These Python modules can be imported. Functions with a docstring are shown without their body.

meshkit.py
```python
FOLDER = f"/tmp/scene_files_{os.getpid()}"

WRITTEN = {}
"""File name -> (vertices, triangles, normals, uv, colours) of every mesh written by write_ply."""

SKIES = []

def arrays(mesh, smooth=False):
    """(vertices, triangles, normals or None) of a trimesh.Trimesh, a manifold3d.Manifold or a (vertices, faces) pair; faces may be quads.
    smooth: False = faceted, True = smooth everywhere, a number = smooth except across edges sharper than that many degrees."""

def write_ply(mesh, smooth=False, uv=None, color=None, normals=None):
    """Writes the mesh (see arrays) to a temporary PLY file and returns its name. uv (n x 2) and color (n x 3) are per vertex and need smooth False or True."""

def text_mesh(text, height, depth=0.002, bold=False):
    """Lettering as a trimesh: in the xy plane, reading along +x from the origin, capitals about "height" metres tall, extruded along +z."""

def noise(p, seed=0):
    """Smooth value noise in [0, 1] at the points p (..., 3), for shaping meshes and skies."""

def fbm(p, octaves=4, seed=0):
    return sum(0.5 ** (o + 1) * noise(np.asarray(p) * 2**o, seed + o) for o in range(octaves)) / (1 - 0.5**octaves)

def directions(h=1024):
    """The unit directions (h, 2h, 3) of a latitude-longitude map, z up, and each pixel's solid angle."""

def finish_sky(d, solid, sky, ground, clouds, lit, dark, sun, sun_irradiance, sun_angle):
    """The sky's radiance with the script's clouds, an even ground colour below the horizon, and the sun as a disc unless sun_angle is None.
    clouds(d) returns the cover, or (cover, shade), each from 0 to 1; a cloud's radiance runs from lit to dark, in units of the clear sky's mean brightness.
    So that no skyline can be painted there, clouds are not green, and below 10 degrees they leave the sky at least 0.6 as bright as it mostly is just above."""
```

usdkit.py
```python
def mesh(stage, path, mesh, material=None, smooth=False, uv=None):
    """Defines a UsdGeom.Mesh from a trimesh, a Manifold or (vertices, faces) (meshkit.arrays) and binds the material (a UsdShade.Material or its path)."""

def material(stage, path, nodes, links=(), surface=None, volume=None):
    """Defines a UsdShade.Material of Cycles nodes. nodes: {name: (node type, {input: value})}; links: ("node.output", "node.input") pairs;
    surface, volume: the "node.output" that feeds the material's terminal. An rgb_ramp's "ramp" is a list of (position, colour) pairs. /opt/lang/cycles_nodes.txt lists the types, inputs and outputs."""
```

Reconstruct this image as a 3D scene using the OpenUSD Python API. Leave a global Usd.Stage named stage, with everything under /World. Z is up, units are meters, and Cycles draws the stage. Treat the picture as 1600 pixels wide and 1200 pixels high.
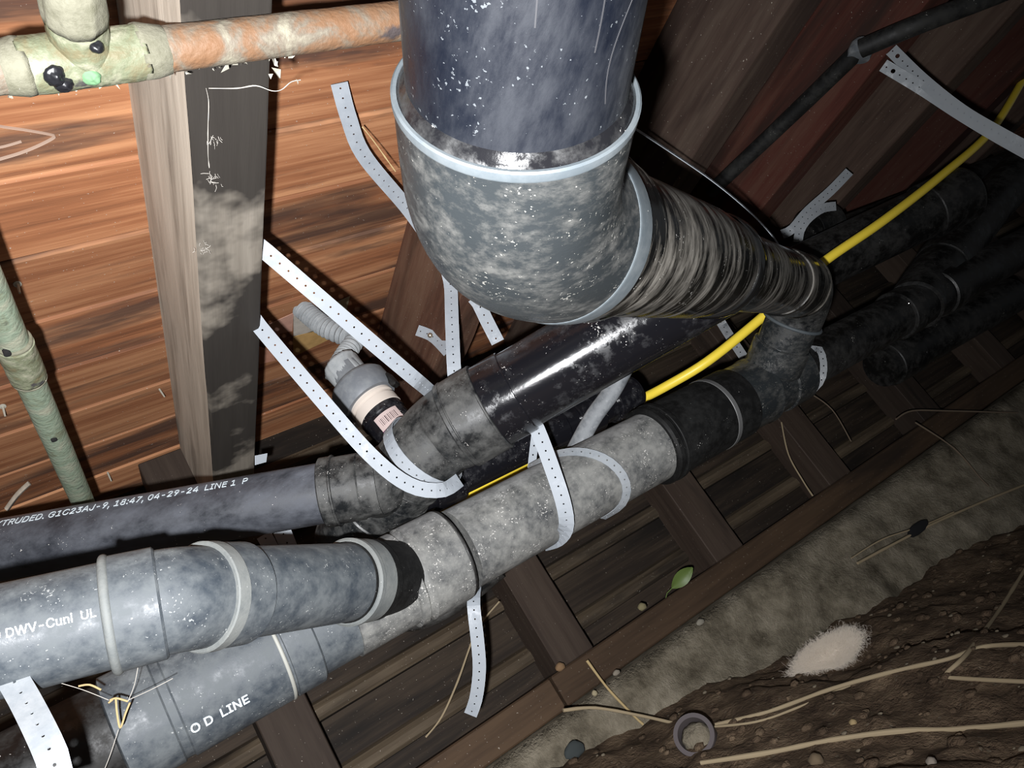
import math
import numpy as np, trimesh, shapely, usdkit, meshkit
from shapely.geometry import Polygon, Point
from pxr import Usd, UsdGeom, UsdLux, UsdShade, Gf, Sdf, Vt

stage = Usd.Stage.CreateInMemory()
UsdGeom.SetStageUpAxis(stage, "Z")
UsdGeom.Xform.Define(stage, "/World")
rng = np.random.default_rng(7)

# ---------------------------------------------------------------- camera, lamp, exposure
F = 1200.0                       # focal length in pixels of the 1600 x 1200 picture
ZC = 0.50                        # height of the lens above the lowest soil
Hc = np.array([0.80, -0.34, 0.495]); Hc /= np.linalg.norm(Hc)      # world x seen by the camera (right, down, forward)
Jc = np.array([-0.291, 0.505, 0.813]); Jc -= Hc * (Jc @ Hc); Jc /= np.linalg.norm(Jc)   # world y
Uc = np.cross(Jc, Hc) * -1.0                                       # world up
if Uc[1] > 0: Uc = -Uc
R = np.stack([Hc, Jc, Uc])       # camera vector -> world vector
EYE = np.array([0, 0, ZC])
EXPOSURE = 0.77
cam = UsdGeom.Camera.Define(stage, "/World/camera")
right, down, fwd = R[:, 0], R[:, 1], R[:, 2]
M = np.eye(4); M[0, :3], M[1, :3], M[2, :3], M[3, :3] = right, -down, -fwd, EYE
cam.AddTransformOp().Set(Gf.Matrix4d(M.tolist()))
cam.CreateHorizontalApertureAttr(36.0); cam.CreateVerticalApertureAttr(27.0)
cam.CreateFocalLengthAttr(36.0 * F / 1600.0)
cam.CreateClippingRangeAttr(Gf.Vec2f(0.02, 60))
cam.CreateExposureAttr(EXPOSURE)

LAMP_CAM = np.array([-0.032, 0.043, -0.03])         # the phone flash: left of, below and a little behind the lens
LAMP_AIM = np.array([-0.24, 0.02, 1.0])
LAMP_POWER = 18.5
lp = EYE + R @ LAMP_CAM
ld = R @ (LAMP_AIM / np.linalg.norm(LAMP_AIM))
lx = np.cross([0, 0, 1.0], ld); lx /= np.linalg.norm(lx); ly = np.cross(-ld, lx)
lamp = UsdLux.SphereLight.Define(stage, "/World/hand_lamp")
LM = np.eye(4); LM[0, :3], LM[1, :3], LM[2, :3], LM[3, :3] = lx, ly, -ld, lp
lamp.AddTransformOp().Set(Gf.Matrix4d(LM.tolist()))
lamp.CreateRadiusAttr(0.009); lamp.CreateIntensityAttr(LAMP_POWER); lamp.CreateExposureAttr(0.0)
lamp.CreateNormalizeAttr(True); lamp.CreateColorAttr(Gf.Vec3f(0.97, 0.98, 1.0))
sh = UsdLux.ShapingAPI.Apply(lamp.GetPrim())
sh.CreateShapingConeAngleAttr(66.0); sh.CreateShapingConeSoftnessAttr(1.0)
dome = UsdLux.DomeLight.Define(stage, "/World/dim_air")  # added faint fill with no source of its own in the crawl space
dome.CreateIntensityAttr(0.012); dome.CreateColorAttr(Gf.Vec3f(0.9, 0.95, 1.0))

# ---------------------------------------------------------------- projections
def C(x, y, d):                       # pixel and depth -> camera vector
    return np.array([(x - 800) / F * d, (y - 600) / F * d, d])
def P(x, y, d):                       # pixel and depth -> point of the place
    return EYE + R @ C(x, y, d)
def Wd(c):                            # camera vector -> point of the place
    return EYE + R @ np.asarray(c, float)
def ray(x, y):
    return R @ np.array([(x - 800) / F, (y - 600) / F, 1.0])
def on_z(x, y, z):                    # z is measured from the lens
    r = ray(x, y); return EYE + r * (z / r[2])
def on_y(x, y, j):
    r = ray(x, y); return EYE + r * (j / r[1])
def on_x(x, y, h):
    r = ray(x, y); return EYE + r * (h / r[0])
def nrm(v):
    v = np.asarray(v, float); return v / np.linalg.norm(v)

# ---------------------------------------------------------------- naming helpers
used = {}
def numbered(path):
    k = used.get(path, 0); used[path] = k + 1
    return path if k == 0 else f"{path}_{k:03d}"
def tag(prim, label=None, cat=None, group=None, kind=None):
    for k, v in (("label", label), ("category", cat), ("group", group), ("kind", kind)):
        if v: prim.SetCustomDataByKey(k, v)
def thing(name, label=None, cat=None, group=None, kind=None, loc=(0, 0, 0)):
    x = UsdGeom.Xform.Define(stage, numbered("/World/" + name))
    x.AddTranslateOp().Set(Gf.Vec3d(*map(float, loc)))
    tag(x.GetPrim(), label, cat, group, kind)
    return x.GetPrim()
def origin(parent):
    op = np.zeros(3); p = parent
    while p and str(p.GetPath()) not in ("/", "/World"):
        a = p.GetAttribute("xformOp:translate")
        if a and a.HasAuthoredValue(): op = op + np.array(a.Get())
        p = p.GetParent()
    return op
def part(parent, name, mesh, mat, smooth=35, label=None, kind=None):
    path = numbered(f"{parent.GetPath()}/{name}")
    v, f = (np.array(mesh.vertices), np.array(mesh.faces)) if hasattr(mesh, "vertices") else mesh
    m = trimesh.Trimesh(np.asarray(v, float) - origin(parent), f, process=False)
    g = usdkit.mesh(stage, path, m, mat, smooth=smooth)
    tag(g.GetPrim(), label=label, kind=kind)
    return g.GetPrim()
def solo(name, mesh, mat, label, cat, group=None, kind=None, smooth=35):
    path = numbered("/World/" + name)
    g = usdkit.mesh(stage, path, mesh, mat, smooth=smooth)
    tag(g.GetPrim(), label, cat, group, kind)
    return g.GetPrim()
def cat_mesh(ms): return trimesh.util.concatenate(list(ms))

# ---------------------------------------------------------------- shape helpers
def spline(pts, n=8, closed=False):
    pts = np.asarray(pts, float); k = len(pts)
    if k == 2: return np.linspace(pts[0], pts[1], n + 1)
    out = []
    rng_i = range(k if closed else k - 1)
    for i in rng_i:
        if closed: p0, p1, p2, p3 = pts[(i - 1) % k], pts[i], pts[(i + 1) % k], pts[(i + 2) % k]
        else: p0, p1, p2, p3 = pts[max(i - 1, 0)], pts[i], pts[i + 1], pts[min(i + 2, k - 1)]
        for t in np.linspace(0, 1, n, endpoint=False):
            out.append(0.5 * (2 * p1 + (p2 - p0) * t + (2 * p0 - 5 * p1 + 4 * p2 - p3) * t ** 2 + (3 * p1 - p0 - 3 * p2 + p3) * t ** 3))
    if not closed: out.append(pts[-1])
    return np.array(out)
def frames(path):
    path = np.asarray(path, float)
    T = np.gradient(path, axis=0); T /= np.maximum(np.linalg.norm(T, axis=1, keepdims=True), 1e-12)
    a = np.array([0, 0, 1.0]) if abs(T[0][2]) < 0.9 else np.array([1.0, 0, 0])
    N = [nrm(a - T[0] * (a @ T[0]))]
    for t in T[1:]:
        n = N[-1] - t * (N[-1] @ t); N.append(nrm(n))
    N = np.array(N); return T, N, np.cross(T, N)
def tube(path, radius, seg=32, caps=True, squash=1.0):
    path = np.asarray(path, float); n = len(path)
    r = np.broadcast_to(np.asarray(radius, float), (n,))
    T, N, B = frames(path)
    a = np.linspace(0, 2 * np.pi, seg, endpoint=False)
    v = path[:, None] + r[:, None, None] * (np.cos(a)[None, :, None] * N[:, None] + squash * np.sin(a)[None, :, None] * B[:, None])
    v = v.reshape(-1, 3); f = []
    i = np.arange(n - 1)[:, None] * seg; j = np.arange(seg)[None]; j2 = (j + 1) % seg
    q = np.stack([i + j, i + j2, i + seg + j2, i + seg + j], -1).reshape(-1, 4)
    f = np.vstack([q[:, [0, 1, 2]], q[:, [0, 2, 3]]])
    if caps:
        c0, c1 = len(v), len(v) + 1
        v = np.vstack([v, path[0], path[-1]])
        j = np.arange(seg); j2 = (j + 1) % seg
        f = np.vstack([f, np.stack([np.full(seg, c0), j2, j], 1), np.stack([np.full(seg, c1), (n - 1) * seg + j, (n - 1) * seg + j2], 1)])
    return trimesh.Trimesh(v, f, process=False)
def lathe(p0, axis, prof, seg=48):
    """prof: (distance along axis, radius) pairs; closed at both ends."""
    p0 = np.asarray(p0, float); axis = nrm(axis)
    a = np.array([0, 0, 1.0]) if abs(axis[2]) < 0.9 else np.array([1.0, 0, 0])
    N = nrm(a - axis * (a @ axis)); B = np.cross(axis, N)
    prof = np.array(prof, float)
    th = np.linspace(0, 2 * np.pi, seg, endpoint=False)
    v = p0 + prof[:, 0][:, None, None] * axis + prof[:, 1][:, None, None] * (np.cos(th)[None, :, None] * N + np.sin(th)[None, :, None] * B)
    n = len(prof); v = v.reshape(-1, 3)
    i = np.arange(n - 1)[:, None] * seg; j = np.arange(seg)[None]; j2 = (j + 1) % seg
    q = np.stack([i + j, i + j2, i + seg + j2, i + seg + j], -1).reshape(-1, 4)
    f = np.vstack([q[:, [0, 1, 2]], q[:, [0, 2, 3]]])
    c0 = len(v); v = np.vstack([v, p0 + prof[0, 0] * axis, p0 + prof[-1, 0] * axis]); j = np.arange(seg); j2 = (j + 1) % seg
    f = np.vstack([f, np.stack([np.full(seg, c0), j2, j], 1), np.stack([np.full(seg, c0 + 1), (n - 1) * seg + j, (n - 1) * seg + j2], 1)])
    return trimesh.Trimesh(v, f, process=False)
def hub(p0, axis, s0, s1, r, lip=0.003, bev=0.0015):
    """a socket: cylinder with softly rounded ends and a thicker rim at s1 (lip>0 at s1, <0 at s0)"""
    s = 1 if s1 > s0 else -1
    L = abs(s1 - s0); rl = r + abs(lip)
    pr = [(0, r * 0.9), (0, r - bev), (bev, r), (L - 0.012, r), (L - 0.010, rl), (L - bev, rl), (L, rl - bev), (L, r * 0.85)]
    return lathe(np.asarray(p0) + nrm(axis) * s0, nrm(axis) * s, pr)
def ring(p0, axis, s0, s1, r, bev=0.0012, rin=None):
    L = s1 - s0; rin = rin or r * 0.9
    return lathe(np.asarray(p0) + nrm(axis) * s0, axis, [(0, rin), (0, r - bev), (bev, r), (L - bev, r), (L, r - bev), (L, rin)])
def bead(p0, axis, s, r, rt):
    """a thin torus-like bead (glue line, rim) round an axis"""
    a = np.linspace(np.pi, 0, 9)
    return lathe(np.asarray(p0) + nrm(axis) * s, axis, [(rt * math.cos(t), r + rt * math.sin(t)) for t in a])
def bend(p0, d0, p1, d1, n=14):
    """points of a smooth bend that leaves p0 along d0 and arrives at p1 along d1"""
    k = 0.42 * np.linalg.norm(np.asarray(p1) - p0)
    a, b, c, e = np.asarray(p0), np.asarray(p0) + nrm(d0) * k, np.asarray(p1) - nrm(d1) * k, np.asarray(p1)
    t = np.linspace(0, 1, n)[:, None]
    return a * (1 - t) ** 3 + 3 * b * t * (1 - t) ** 2 + 3 * c * t ** 2 * (1 - t) + e * t ** 3
def chamfer_box(lo, hi, c=0.002):
    lo, hi = np.array(lo, float), np.array(hi, float)
    pts = []
    for sx in (0, 1):
        for sy in (0, 1):
            for sz in (0, 1):
                p = np.where([sx, sy, sz], hi, lo); q = np.where([sx, sy, sz], -c, c)
                for k in range(3):
                    o = p.copy()
                    for m in range(3):
                        if m != k: o[m] += q[m]
                    pts.append(o)
    return trimesh.convex.convex_hull(np.array(pts))
def cyl_map(mesh, p0, axis, r, ang0, seed_dir):
    """bends a flat mesh (x along the axis, y round it, z outward) onto a cylinder; ang 0 points along seed_dir"""
    ax = nrm(axis); N = nrm(seed_dir - ax * (np.asarray(seed_dir) @ ax)); B = np.cross(N, ax)
    v = np.array(mesh.vertices); th = ang0 + v[:, 1] / r
    w = np.asarray(p0) + v[:, :1] * ax + (r + v[:, 2:3]) * (np.cos(th)[:, None] * N + np.sin(th)[:, None] * B)
    return trimesh.Trimesh(w, mesh.faces, process=False)
def grid_patch(x0, x1, y0, y1, t=0.0006, nx=2, ny=12):
    b = trimesh.creation.box([1, 1, 1]); 
    xs, ys = np.linspace(x0, x1, nx + 1), np.linspace(y0, y1, ny + 1)
    X, Y = np.meshgrid(xs, ys, indexing="ij"); n = ny + 1; k = X.size
    top = np.stack([X.ravel(), Y.ravel(), np.full(k, t)], 1); bot = np.stack([X.ravel(), Y.ravel(), np.zeros(k)], 1)
    f = []
    for i in range(nx):
        for j in range(ny):
            a, b_, c, d = i * n + j, (i + 1) * n + j, (i + 1) * n + j + 1, i * n + j + 1
            f += [[a, b_, c], [a, c, d]]
    f = np.array(f); edges = []
    for i in range(nx): edges += [(i * n, (i + 1) * n), ((i + 1) * n + ny, i * n + ny)]
    for j in range(ny): edges += [(j + 1, j), (nx * n + j, nx * n + j + 1)]
    side = []
    for a, c in edges: side += [[a, a + k, c + k], [a, c + k, c]]
    return trimesh.Trimesh(np.vstack([top, bot]), np.vstack([f, f[:, ::-1] + k, side]), process=False)

PITCH = 0.0125
def strap_cell(width, big=False, t=0.0012):
    hole = Point(0.5 * PITCH, 0).buffer(0.0036 if big else 0.0012, 3)
    sq = shapely.box(0, -width / 2, PITCH, width / 2).difference(hole)
    return trimesh.creation.extrude_polygon(sq, t, engine="earcut")
def strap_mesh(pts, width=0.0195, side=None, twist=None, big=(), n=10):
    """perforated hanger strap along pts. side: per control point width directions, or None = flat towards the lens"""
    path = spline(pts, n)
    L = np.concatenate([[0], np.cumsum(np.linalg.norm(np.diff(path, axis=0), axis=1))])
    if side is not None:
        sd = np.asarray(side, float)
        sd = np.broadcast_to(sd, (len(pts), 3)) if sd.ndim == 1 else sd
        tt = np.linspace(0, len(pts) - 1, len(path))
        S0 = np.stack([np.interp(tt, np.arange(len(pts)), sd[:, k]) for k in range(3)], 1)
    T = np.gradient(path, axis=0); T /= np.linalg.norm(T, axis=1, keepdims=True)
    if side is None:
        S0 = np.cross(T, EYE - path)
    S = S0 - T * np.sum(S0 * T, 1, keepdims=True); S /= np.linalg.norm(S, axis=1, keepdims=True)
    N = np.cross(T, S)
    flip = np.sum(N * (EYE - path), 1) < 0
    ms = []
    k = max(1, int(L[-1] / PITCH))
    for c in range(k):
        m = strap_cell(width, c in big)
        v = np.array(m.vertices); s = np.clip(c * PITCH + v[:, 0], 0, L[-1]) * (L[-1] / (k * PITCH) if L[-1] > k * PITCH else 1)
        f = lambda A: np.stack([np.interp(s, L, A[:, q]) for q in range(3)], 1)
        w = f(path) + f(S) * v[:, 1:2] + f(N) * (v[:, 2:3] - 0.0006)
        ms.append(trimesh.Trimesh(w, m.faces, process=False))
    return cat_mesh(ms)
def screw(p, n, r=0.0045):
    return lathe(np.asarray(p), n, [(-0.012, 0.0012), (-0.001, 0.0012), (0, r), (0.0015, r * 0.95), (0.0028, r * 0.55), (0.003, 0.0005)], 16)

# ---------------------------------------------------------------- materials
LK = "/World/Looks/"
def mat(name, nodes, links, surface="p.BSDF"):
    return usdkit.material(stage, LK + name, nodes, links, surface=surface)
def plain(name, col, rough=0.5, metal=0.0, spec=0.5):
    return mat(name, {"p": ("principled_bsdf", {"base_color": col, "roughness": rough, "metallic": metal, "specular_ior_level": spec})}, [])
def dusty(name, base, dust, cover, rough=0.35, big=9.0, fine=70.0, specks=0.5, rot=None, stretch=(1, 1, 1), bump=0.15, spec=0.5, dust_rough=0.85, soft=0.16, top=0.5, top_col=None, top_at=0.92, speck_col=(0.55, 0.53, 0.5)):
    """plastic under a patchy film of dust, with scuffs and light specks. cover 0..1: how much dust"""
    n = {"g": ("geometry", {}),
         "vr": ("vector_rotate", {"rotate_type": "euler_xyz", "rotation": rot or (0, 0, 0)}),
         "m": ("mapping", {"scale": stretch}),
         "n1": ("noise_texture", {"scale": big, "detail": 5.0, "roughness": 0.62}),
         "n2": ("noise_texture", {"scale": fine, "detail": 6.0, "roughness": 0.7}),
         "mx": ("mix_float", {"fac": 0.5}),
         "r": ("map_range", {"from_min": 0.62 - 0.27 * cover - soft * 0.5, "from_max": 0.62 - 0.27 * cover + soft * 0.5, "clamp": True}),
         "lim": ("math", {"math_type": "multiply", "value2": 0.35 + 0.6 * cover}),
         "c": ("mix", {"color1": base, "color2": dust}),
         "n3": ("noise_texture", {"scale": 420.0, "detail": 2.0}),
         "n5": ("noise_texture", {"scale": 38.0, "detail": 3.0}),
         "m5": ("math", {"math_type": "multiply_add", "value2": 0.55}),
         "r3": ("map_range", {"from_min": 1.10 - 0.12 * specks, "from_max": 1.13 - 0.12 * specks, "to_max": 0.8, "clamp": True}),
         "c3": ("mix", {"color2": speck_col}),
         "sx": ("separate_xyz", {}),
         "tn": ("math", {"math_type": "multiply_add", "value2": 0.9}),
         "tr": ("map_range", {"from_min": top_at, "from_max": top_at + 0.40, "to_max": top, "clamp": True}),
         "ct": ("mix", {"color2": top_col or tuple(min(0.4, c * 1.7) for c in dust)}),
         "rr": ("map_range", {"from_min": 0.0, "from_max": 1.0, "to_min": rough, "to_max": dust_rough}),
         "b": ("bump", {"strength": bump, "distance": 0.002}),
         "p": ("principled_bsdf", {"specular_ior_level": spec})}
    l = [("g.position", "vr.vector"), ("vr.vector", "m.vector"), ("m.vector", "n1.vector"), ("m.vector", "n2.vector"), ("n1.fac", "mx.a"), ("n2.fac", "mx.b"),
         ("mx.result", "r.value"), ("r.result", "lim.value1"), ("lim.value", "c.fac"), ("g.position", "n3.vector"), ("g.position", "n5.vector"), ("n5.fac", "m5.value1"), ("n3.fac", "m5.value3"), ("m5.value", "r3.value"), ("c.color", "c3.color1"), ("r3.result", "c3.fac"),
         ("g.normal", "sx.vector"), ("sx.z", "tn.value1"), ("mx.result", "tn.value3"), ("tn.value", "tr.value"), ("c3.color", "ct.color1"), ("tr.result", "ct.fac"), ("ct.color", "p.base_color"), ("r.result", "rr.value"), ("rr.result", "p.roughness"), ("n2.fac", "b.height"), ("b.normal", "p.normal")]
    return mat(name, n, l)
def wood(name, dark, mid, light, stain=(0.02, 0.012, 0.008), stain_at=(0.56, 0.70), stretch=(1.6, 14, 14), rough=0.75, dust=None, grain=3.0, seed_mul=17.0, bump=0.25, under=None, dist=0.25):
    n = {"g": ("geometry", {}), "o": ("object_info", {}),
         "om": ("math", {"math_type": "multiply", "value2": seed_mul}),
         "ov": ("combine_xyz", {}),
         "av": ("vector_math", {"math_type": "add"}),
         "m": ("mapping", {"scale": stretch}),
         "n1": ("noise_texture", {"scale": 1.0, "detail": 6.0, "roughness": 0.6, "distortion": dist}),
         "m2": ("mapping", {"scale": tuple(s * grain * (1 if s > 5 else 0.6) for s in stretch)}),
         "n2": ("noise_texture", {"scale": 1.6, "detail": 5.0, "roughness": 0.65}),
         "mx": ("mix_float", {"fac": 0.5}),
         "rp": ("rgb_ramp", {"ramp": [(0.30, dark), (0.46, mid), (0.60, light), (0.75, mid)]}),
         "ms": ("mapping", {"scale": tuple((1.5 if s < 5 else 11.0) for s in stretch), "location": (3.3, 1.7, 0.4)}),
         "n3": ("noise_texture", {"scale": 1.0, "detail": 5.0, "roughness": 0.62, "distortion": 0.35}),
         "r3": ("map_range", {"from_min": stain_at[0], "from_max": stain_at[1], "to_max": 0.85, "clamp": True}),
         "c3": ("mix", {"color2": stain}),
         "tn": ("map_range", {"from_min": 0.0, "from_max": 1.0, "to_min": 0.75, "to_max": 1.25}),
         "hv": ("hsv", {}),
         "n4": ("noise_texture", {"scale": 300.0, "detail": 1.0}),
         "r4": ("map_range", {"from_min": 0.74, "from_max": 0.78, "to_max": 0.7, "clamp": True}),
         "c4": ("mix", {"color2": (0.45, 0.40, 0.34)}),
         "b": ("bump", {"strength": bump, "distance": 0.003}),
         "p": ("principled_bsdf", {"roughness": rough, "specular_ior_level": 0.3})}
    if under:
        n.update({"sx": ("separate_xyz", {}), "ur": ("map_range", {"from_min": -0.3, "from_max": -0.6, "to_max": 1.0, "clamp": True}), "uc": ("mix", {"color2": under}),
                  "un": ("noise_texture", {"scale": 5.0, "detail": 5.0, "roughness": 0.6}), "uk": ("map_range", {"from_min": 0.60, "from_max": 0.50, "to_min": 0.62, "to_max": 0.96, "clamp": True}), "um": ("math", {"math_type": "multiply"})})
    l = [("o.random", "om.value1"), ("om.value", "ov.x"), ("om.value", "ov.y"), ("g.position", "av.vector1"), ("ov.vector", "av.vector2"),
         ("av.vector", "m.vector"), ("m.vector", "n1.vector"), ("av.vector", "m2.vector"), ("m2.vector", "n2.vector"), ("n1.fac", "mx.a"), ("n2.fac", "mx.b"), ("mx.result", "rp.fac"),
         ("av.vector", "ms.vector"), ("ms.vector", "n3.vector"), ("n3.fac", "r3.value"), ("rp.color", "c3.color1"), ("r3.result", "c3.fac"),
         ("o.random", "tn.value"), ("tn.result", "hv.value"), ("c3.color", "hv.color"), ("g.position", "n4.vector"), ("n4.fac", "r4.value"), ("hv.color", "c4.color1"), ("r4.result", "c4.fac"),
         ("n2.fac", "b.height"), ("b.normal", "p.normal")]
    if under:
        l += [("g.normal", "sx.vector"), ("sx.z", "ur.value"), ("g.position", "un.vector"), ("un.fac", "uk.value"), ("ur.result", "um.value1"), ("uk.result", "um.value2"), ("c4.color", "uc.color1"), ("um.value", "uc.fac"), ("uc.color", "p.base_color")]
    else: l += [("c4.color", "p.base_color")]
    return mat(name, n, l)

M_PLANK = wood("plank_wood", (0.0952, 0.03656, 0.01764), (0.2688, 0.1062, 0.04704), (0.448, 0.2171, 0.1058), stain=(0.056, 0.03199, 0.0247), stain_at=(0.51, 0.62), stretch=(0.9, 16, 16))
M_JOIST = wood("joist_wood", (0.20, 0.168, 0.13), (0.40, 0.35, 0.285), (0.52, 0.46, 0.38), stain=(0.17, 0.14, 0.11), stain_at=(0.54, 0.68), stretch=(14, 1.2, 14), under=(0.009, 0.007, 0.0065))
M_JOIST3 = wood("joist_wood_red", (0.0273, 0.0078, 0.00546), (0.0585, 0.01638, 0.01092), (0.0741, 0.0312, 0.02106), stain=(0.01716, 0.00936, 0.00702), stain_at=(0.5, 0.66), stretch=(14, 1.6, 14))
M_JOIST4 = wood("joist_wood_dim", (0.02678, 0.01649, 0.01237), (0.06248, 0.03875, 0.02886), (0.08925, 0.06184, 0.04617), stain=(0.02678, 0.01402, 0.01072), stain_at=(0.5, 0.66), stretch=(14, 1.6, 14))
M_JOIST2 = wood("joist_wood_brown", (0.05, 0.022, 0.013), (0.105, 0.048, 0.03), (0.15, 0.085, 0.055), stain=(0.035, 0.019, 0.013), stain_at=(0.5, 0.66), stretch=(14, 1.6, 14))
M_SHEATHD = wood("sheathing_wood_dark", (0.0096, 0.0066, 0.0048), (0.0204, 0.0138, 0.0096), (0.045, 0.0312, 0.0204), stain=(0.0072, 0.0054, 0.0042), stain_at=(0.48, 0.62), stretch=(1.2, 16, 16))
M_SHEATH = wood("sheathing_wood", (0.0372, 0.02666, 0.01674), (0.0806, 0.05828, 0.03658), (0.124, 0.09424, 0.062), stain=(0.0124, 0.00868, 0.0062), stain_at=(0.45, 0.62), stretch=(1.6, 14, 14))
M_STUD = wood("stud_wood", (0.0217, 0.01364, 0.00992), (0.0403, 0.02666, 0.01922), (0.0558, 0.03906, 0.02852), stain=(0.0155, 0.01054, 0.00806), stretch=(14, 14, 1.6))
M_SILL = wood("sill_wood", (0.03375, 0.0195, 0.0105), (0.06375, 0.0375, 0.021), (0.09, 0.054, 0.03), stain=(0.02625, 0.0165, 0.01125))
ABS, DUST = (0.006, 0.0065, 0.008), (0.13, 0.13, 0.125)
M_STACK = dusty("stack_black_plastic", (0.002878, 0.003864, 0.007007), (0.008041, 0.01012, 0.01494), 0.34, rough=0.30, big=24, fine=110, speck_col=(0.08464, 0.092, 0.09789), specks=0.9, soft=0.34, stretch=(1, 0.35, 1), top=0.95, top_col=(0.2539, 0.2484, 0.237), top_at=0.76)
M_HUBGREY = dusty("elbow_grey_plastic", (0.0192, 0.0222, 0.024), (0.084, 0.0804, 0.072), 0.27, rough=0.28, big=34, fine=130, speck_col=(0.192, 0.186, 0.168), specks=1.0, soft=0.16, top=0.6, stretch=(0.55, 1.0, 1.0))
M_RIM = dusty("rim_grey_plastic", (0.062, 0.074, 0.082), (0.085, 0.095, 0.10), 0.4, rough=0.55, specks=0.1, bump=0.05, top=0.4)
M_RIM2 = dusty("rim_pale_plastic", (0.12, 0.13, 0.13), (0.18, 0.185, 0.175), 0.5, rough=0.55, specks=0.3, bump=0.3, top=0.3)
M_SMEAR = dusty("smeared_black_plastic", (0.00475, 0.00475, 0.00475), (0.25, 0.228, 0.195), 0.32, rough=0.13, big=1.1, fine=3.4, specks=0.5, rot=(0, 0, math.radians(-31.7)), stretch=(26, 5.5, 5.5), soft=0.12, top=0.5)
M_GLUE = dusty("glossy_glue", (0.006, 0.006, 0.007), (0.07, 0.07, 0.068), 0.22, rough=0.10, big=20, fine=60, specks=0.6, soft=0.2, top=0.3)
M_BLACK = dusty("glossy_black_plastic", (0.007, 0.007, 0.009), (0.085, 0.085, 0.09), 0.06, rough=0.15, big=16, fine=60, specks=0.6)
M_BLACKHUB = dusty("scuffed_black_plastic", (0.009, 0.010, 0.011), (0.14, 0.138, 0.13), 0.36, rough=0.3, big=18, fine=60, specks=0.7, soft=0.22)
M_GREY = dusty("dusty_grey_plastic", (0.054, 0.0564, 0.0588), (0.282, 0.2784, 0.258), 0.50, rough=0.45, big=17, fine=80, specks=1.1, soft=0.24)
M_BLUEGREY = dusty("dusty_bluegrey_plastic", (0.0371, 0.0459, 0.05658), (0.1319, 0.1428, 0.1459), 0.48, rough=0.36, big=15, fine=60, speck_col=(0.2968, 0.306, 0.3006), specks=0.8, soft=0.26)
M_EXTR = dusty("extruded_black_plastic", (0.009, 0.010, 0.013), (0.13, 0.14, 0.165), 0.40, rough=0.2, big=9, fine=40, specks=0.45, soft=0.3, stretch=(0.5, 1, 1))
M_DARK = dusty("dark_plastic", (0.003, 0.003, 0.003), (0.02, 0.0185, 0.0165), 0.38, rough=0.4, big=14, fine=60, specks=0.3)
M_RUBBER = dusty("black_rubber", (0.004, 0.004, 0.004), (0.017, 0.017, 0.0165), 0.35, rough=0.6, specks=0.4, top=0.3, spec=0.25)
M_STRAP = dusty("strap_white_plastic", (0.285, 0.312, 0.345), (0.33, 0.355, 0.385), 0.5, rough=0.45, specks=0.0, bump=0.02)
M_STRAPDIM = dusty("strap_old_plastic", (0.22, 0.24, 0.26), (0.27, 0.285, 0.30), 0.5, rough=0.45, specks=0.05, bump=0.02)  # same white strap plastic, dimming of the light put into its colour
M_SCUFF = plain("scuff_grey", (0.022, 0.022, 0.025), 0.7)
M_PRINT = plain("white_print", (0.62, 0.70, 0.74), 0.6)
M_YELLOW = plain("yellow_jacket", (0.93, 0.70, 0.06), 0.4)
M_STEEL = plain("zinc_steel", (0.5, 0.42, 0.32), 0.35, 0.9)
M_WHITE = plain("white_debris", (0.36, 0.34, 0.28), 0.8)
M_WEB = plain("cobweb", (0.4, 0.37, 0.33), 0.8)
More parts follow.
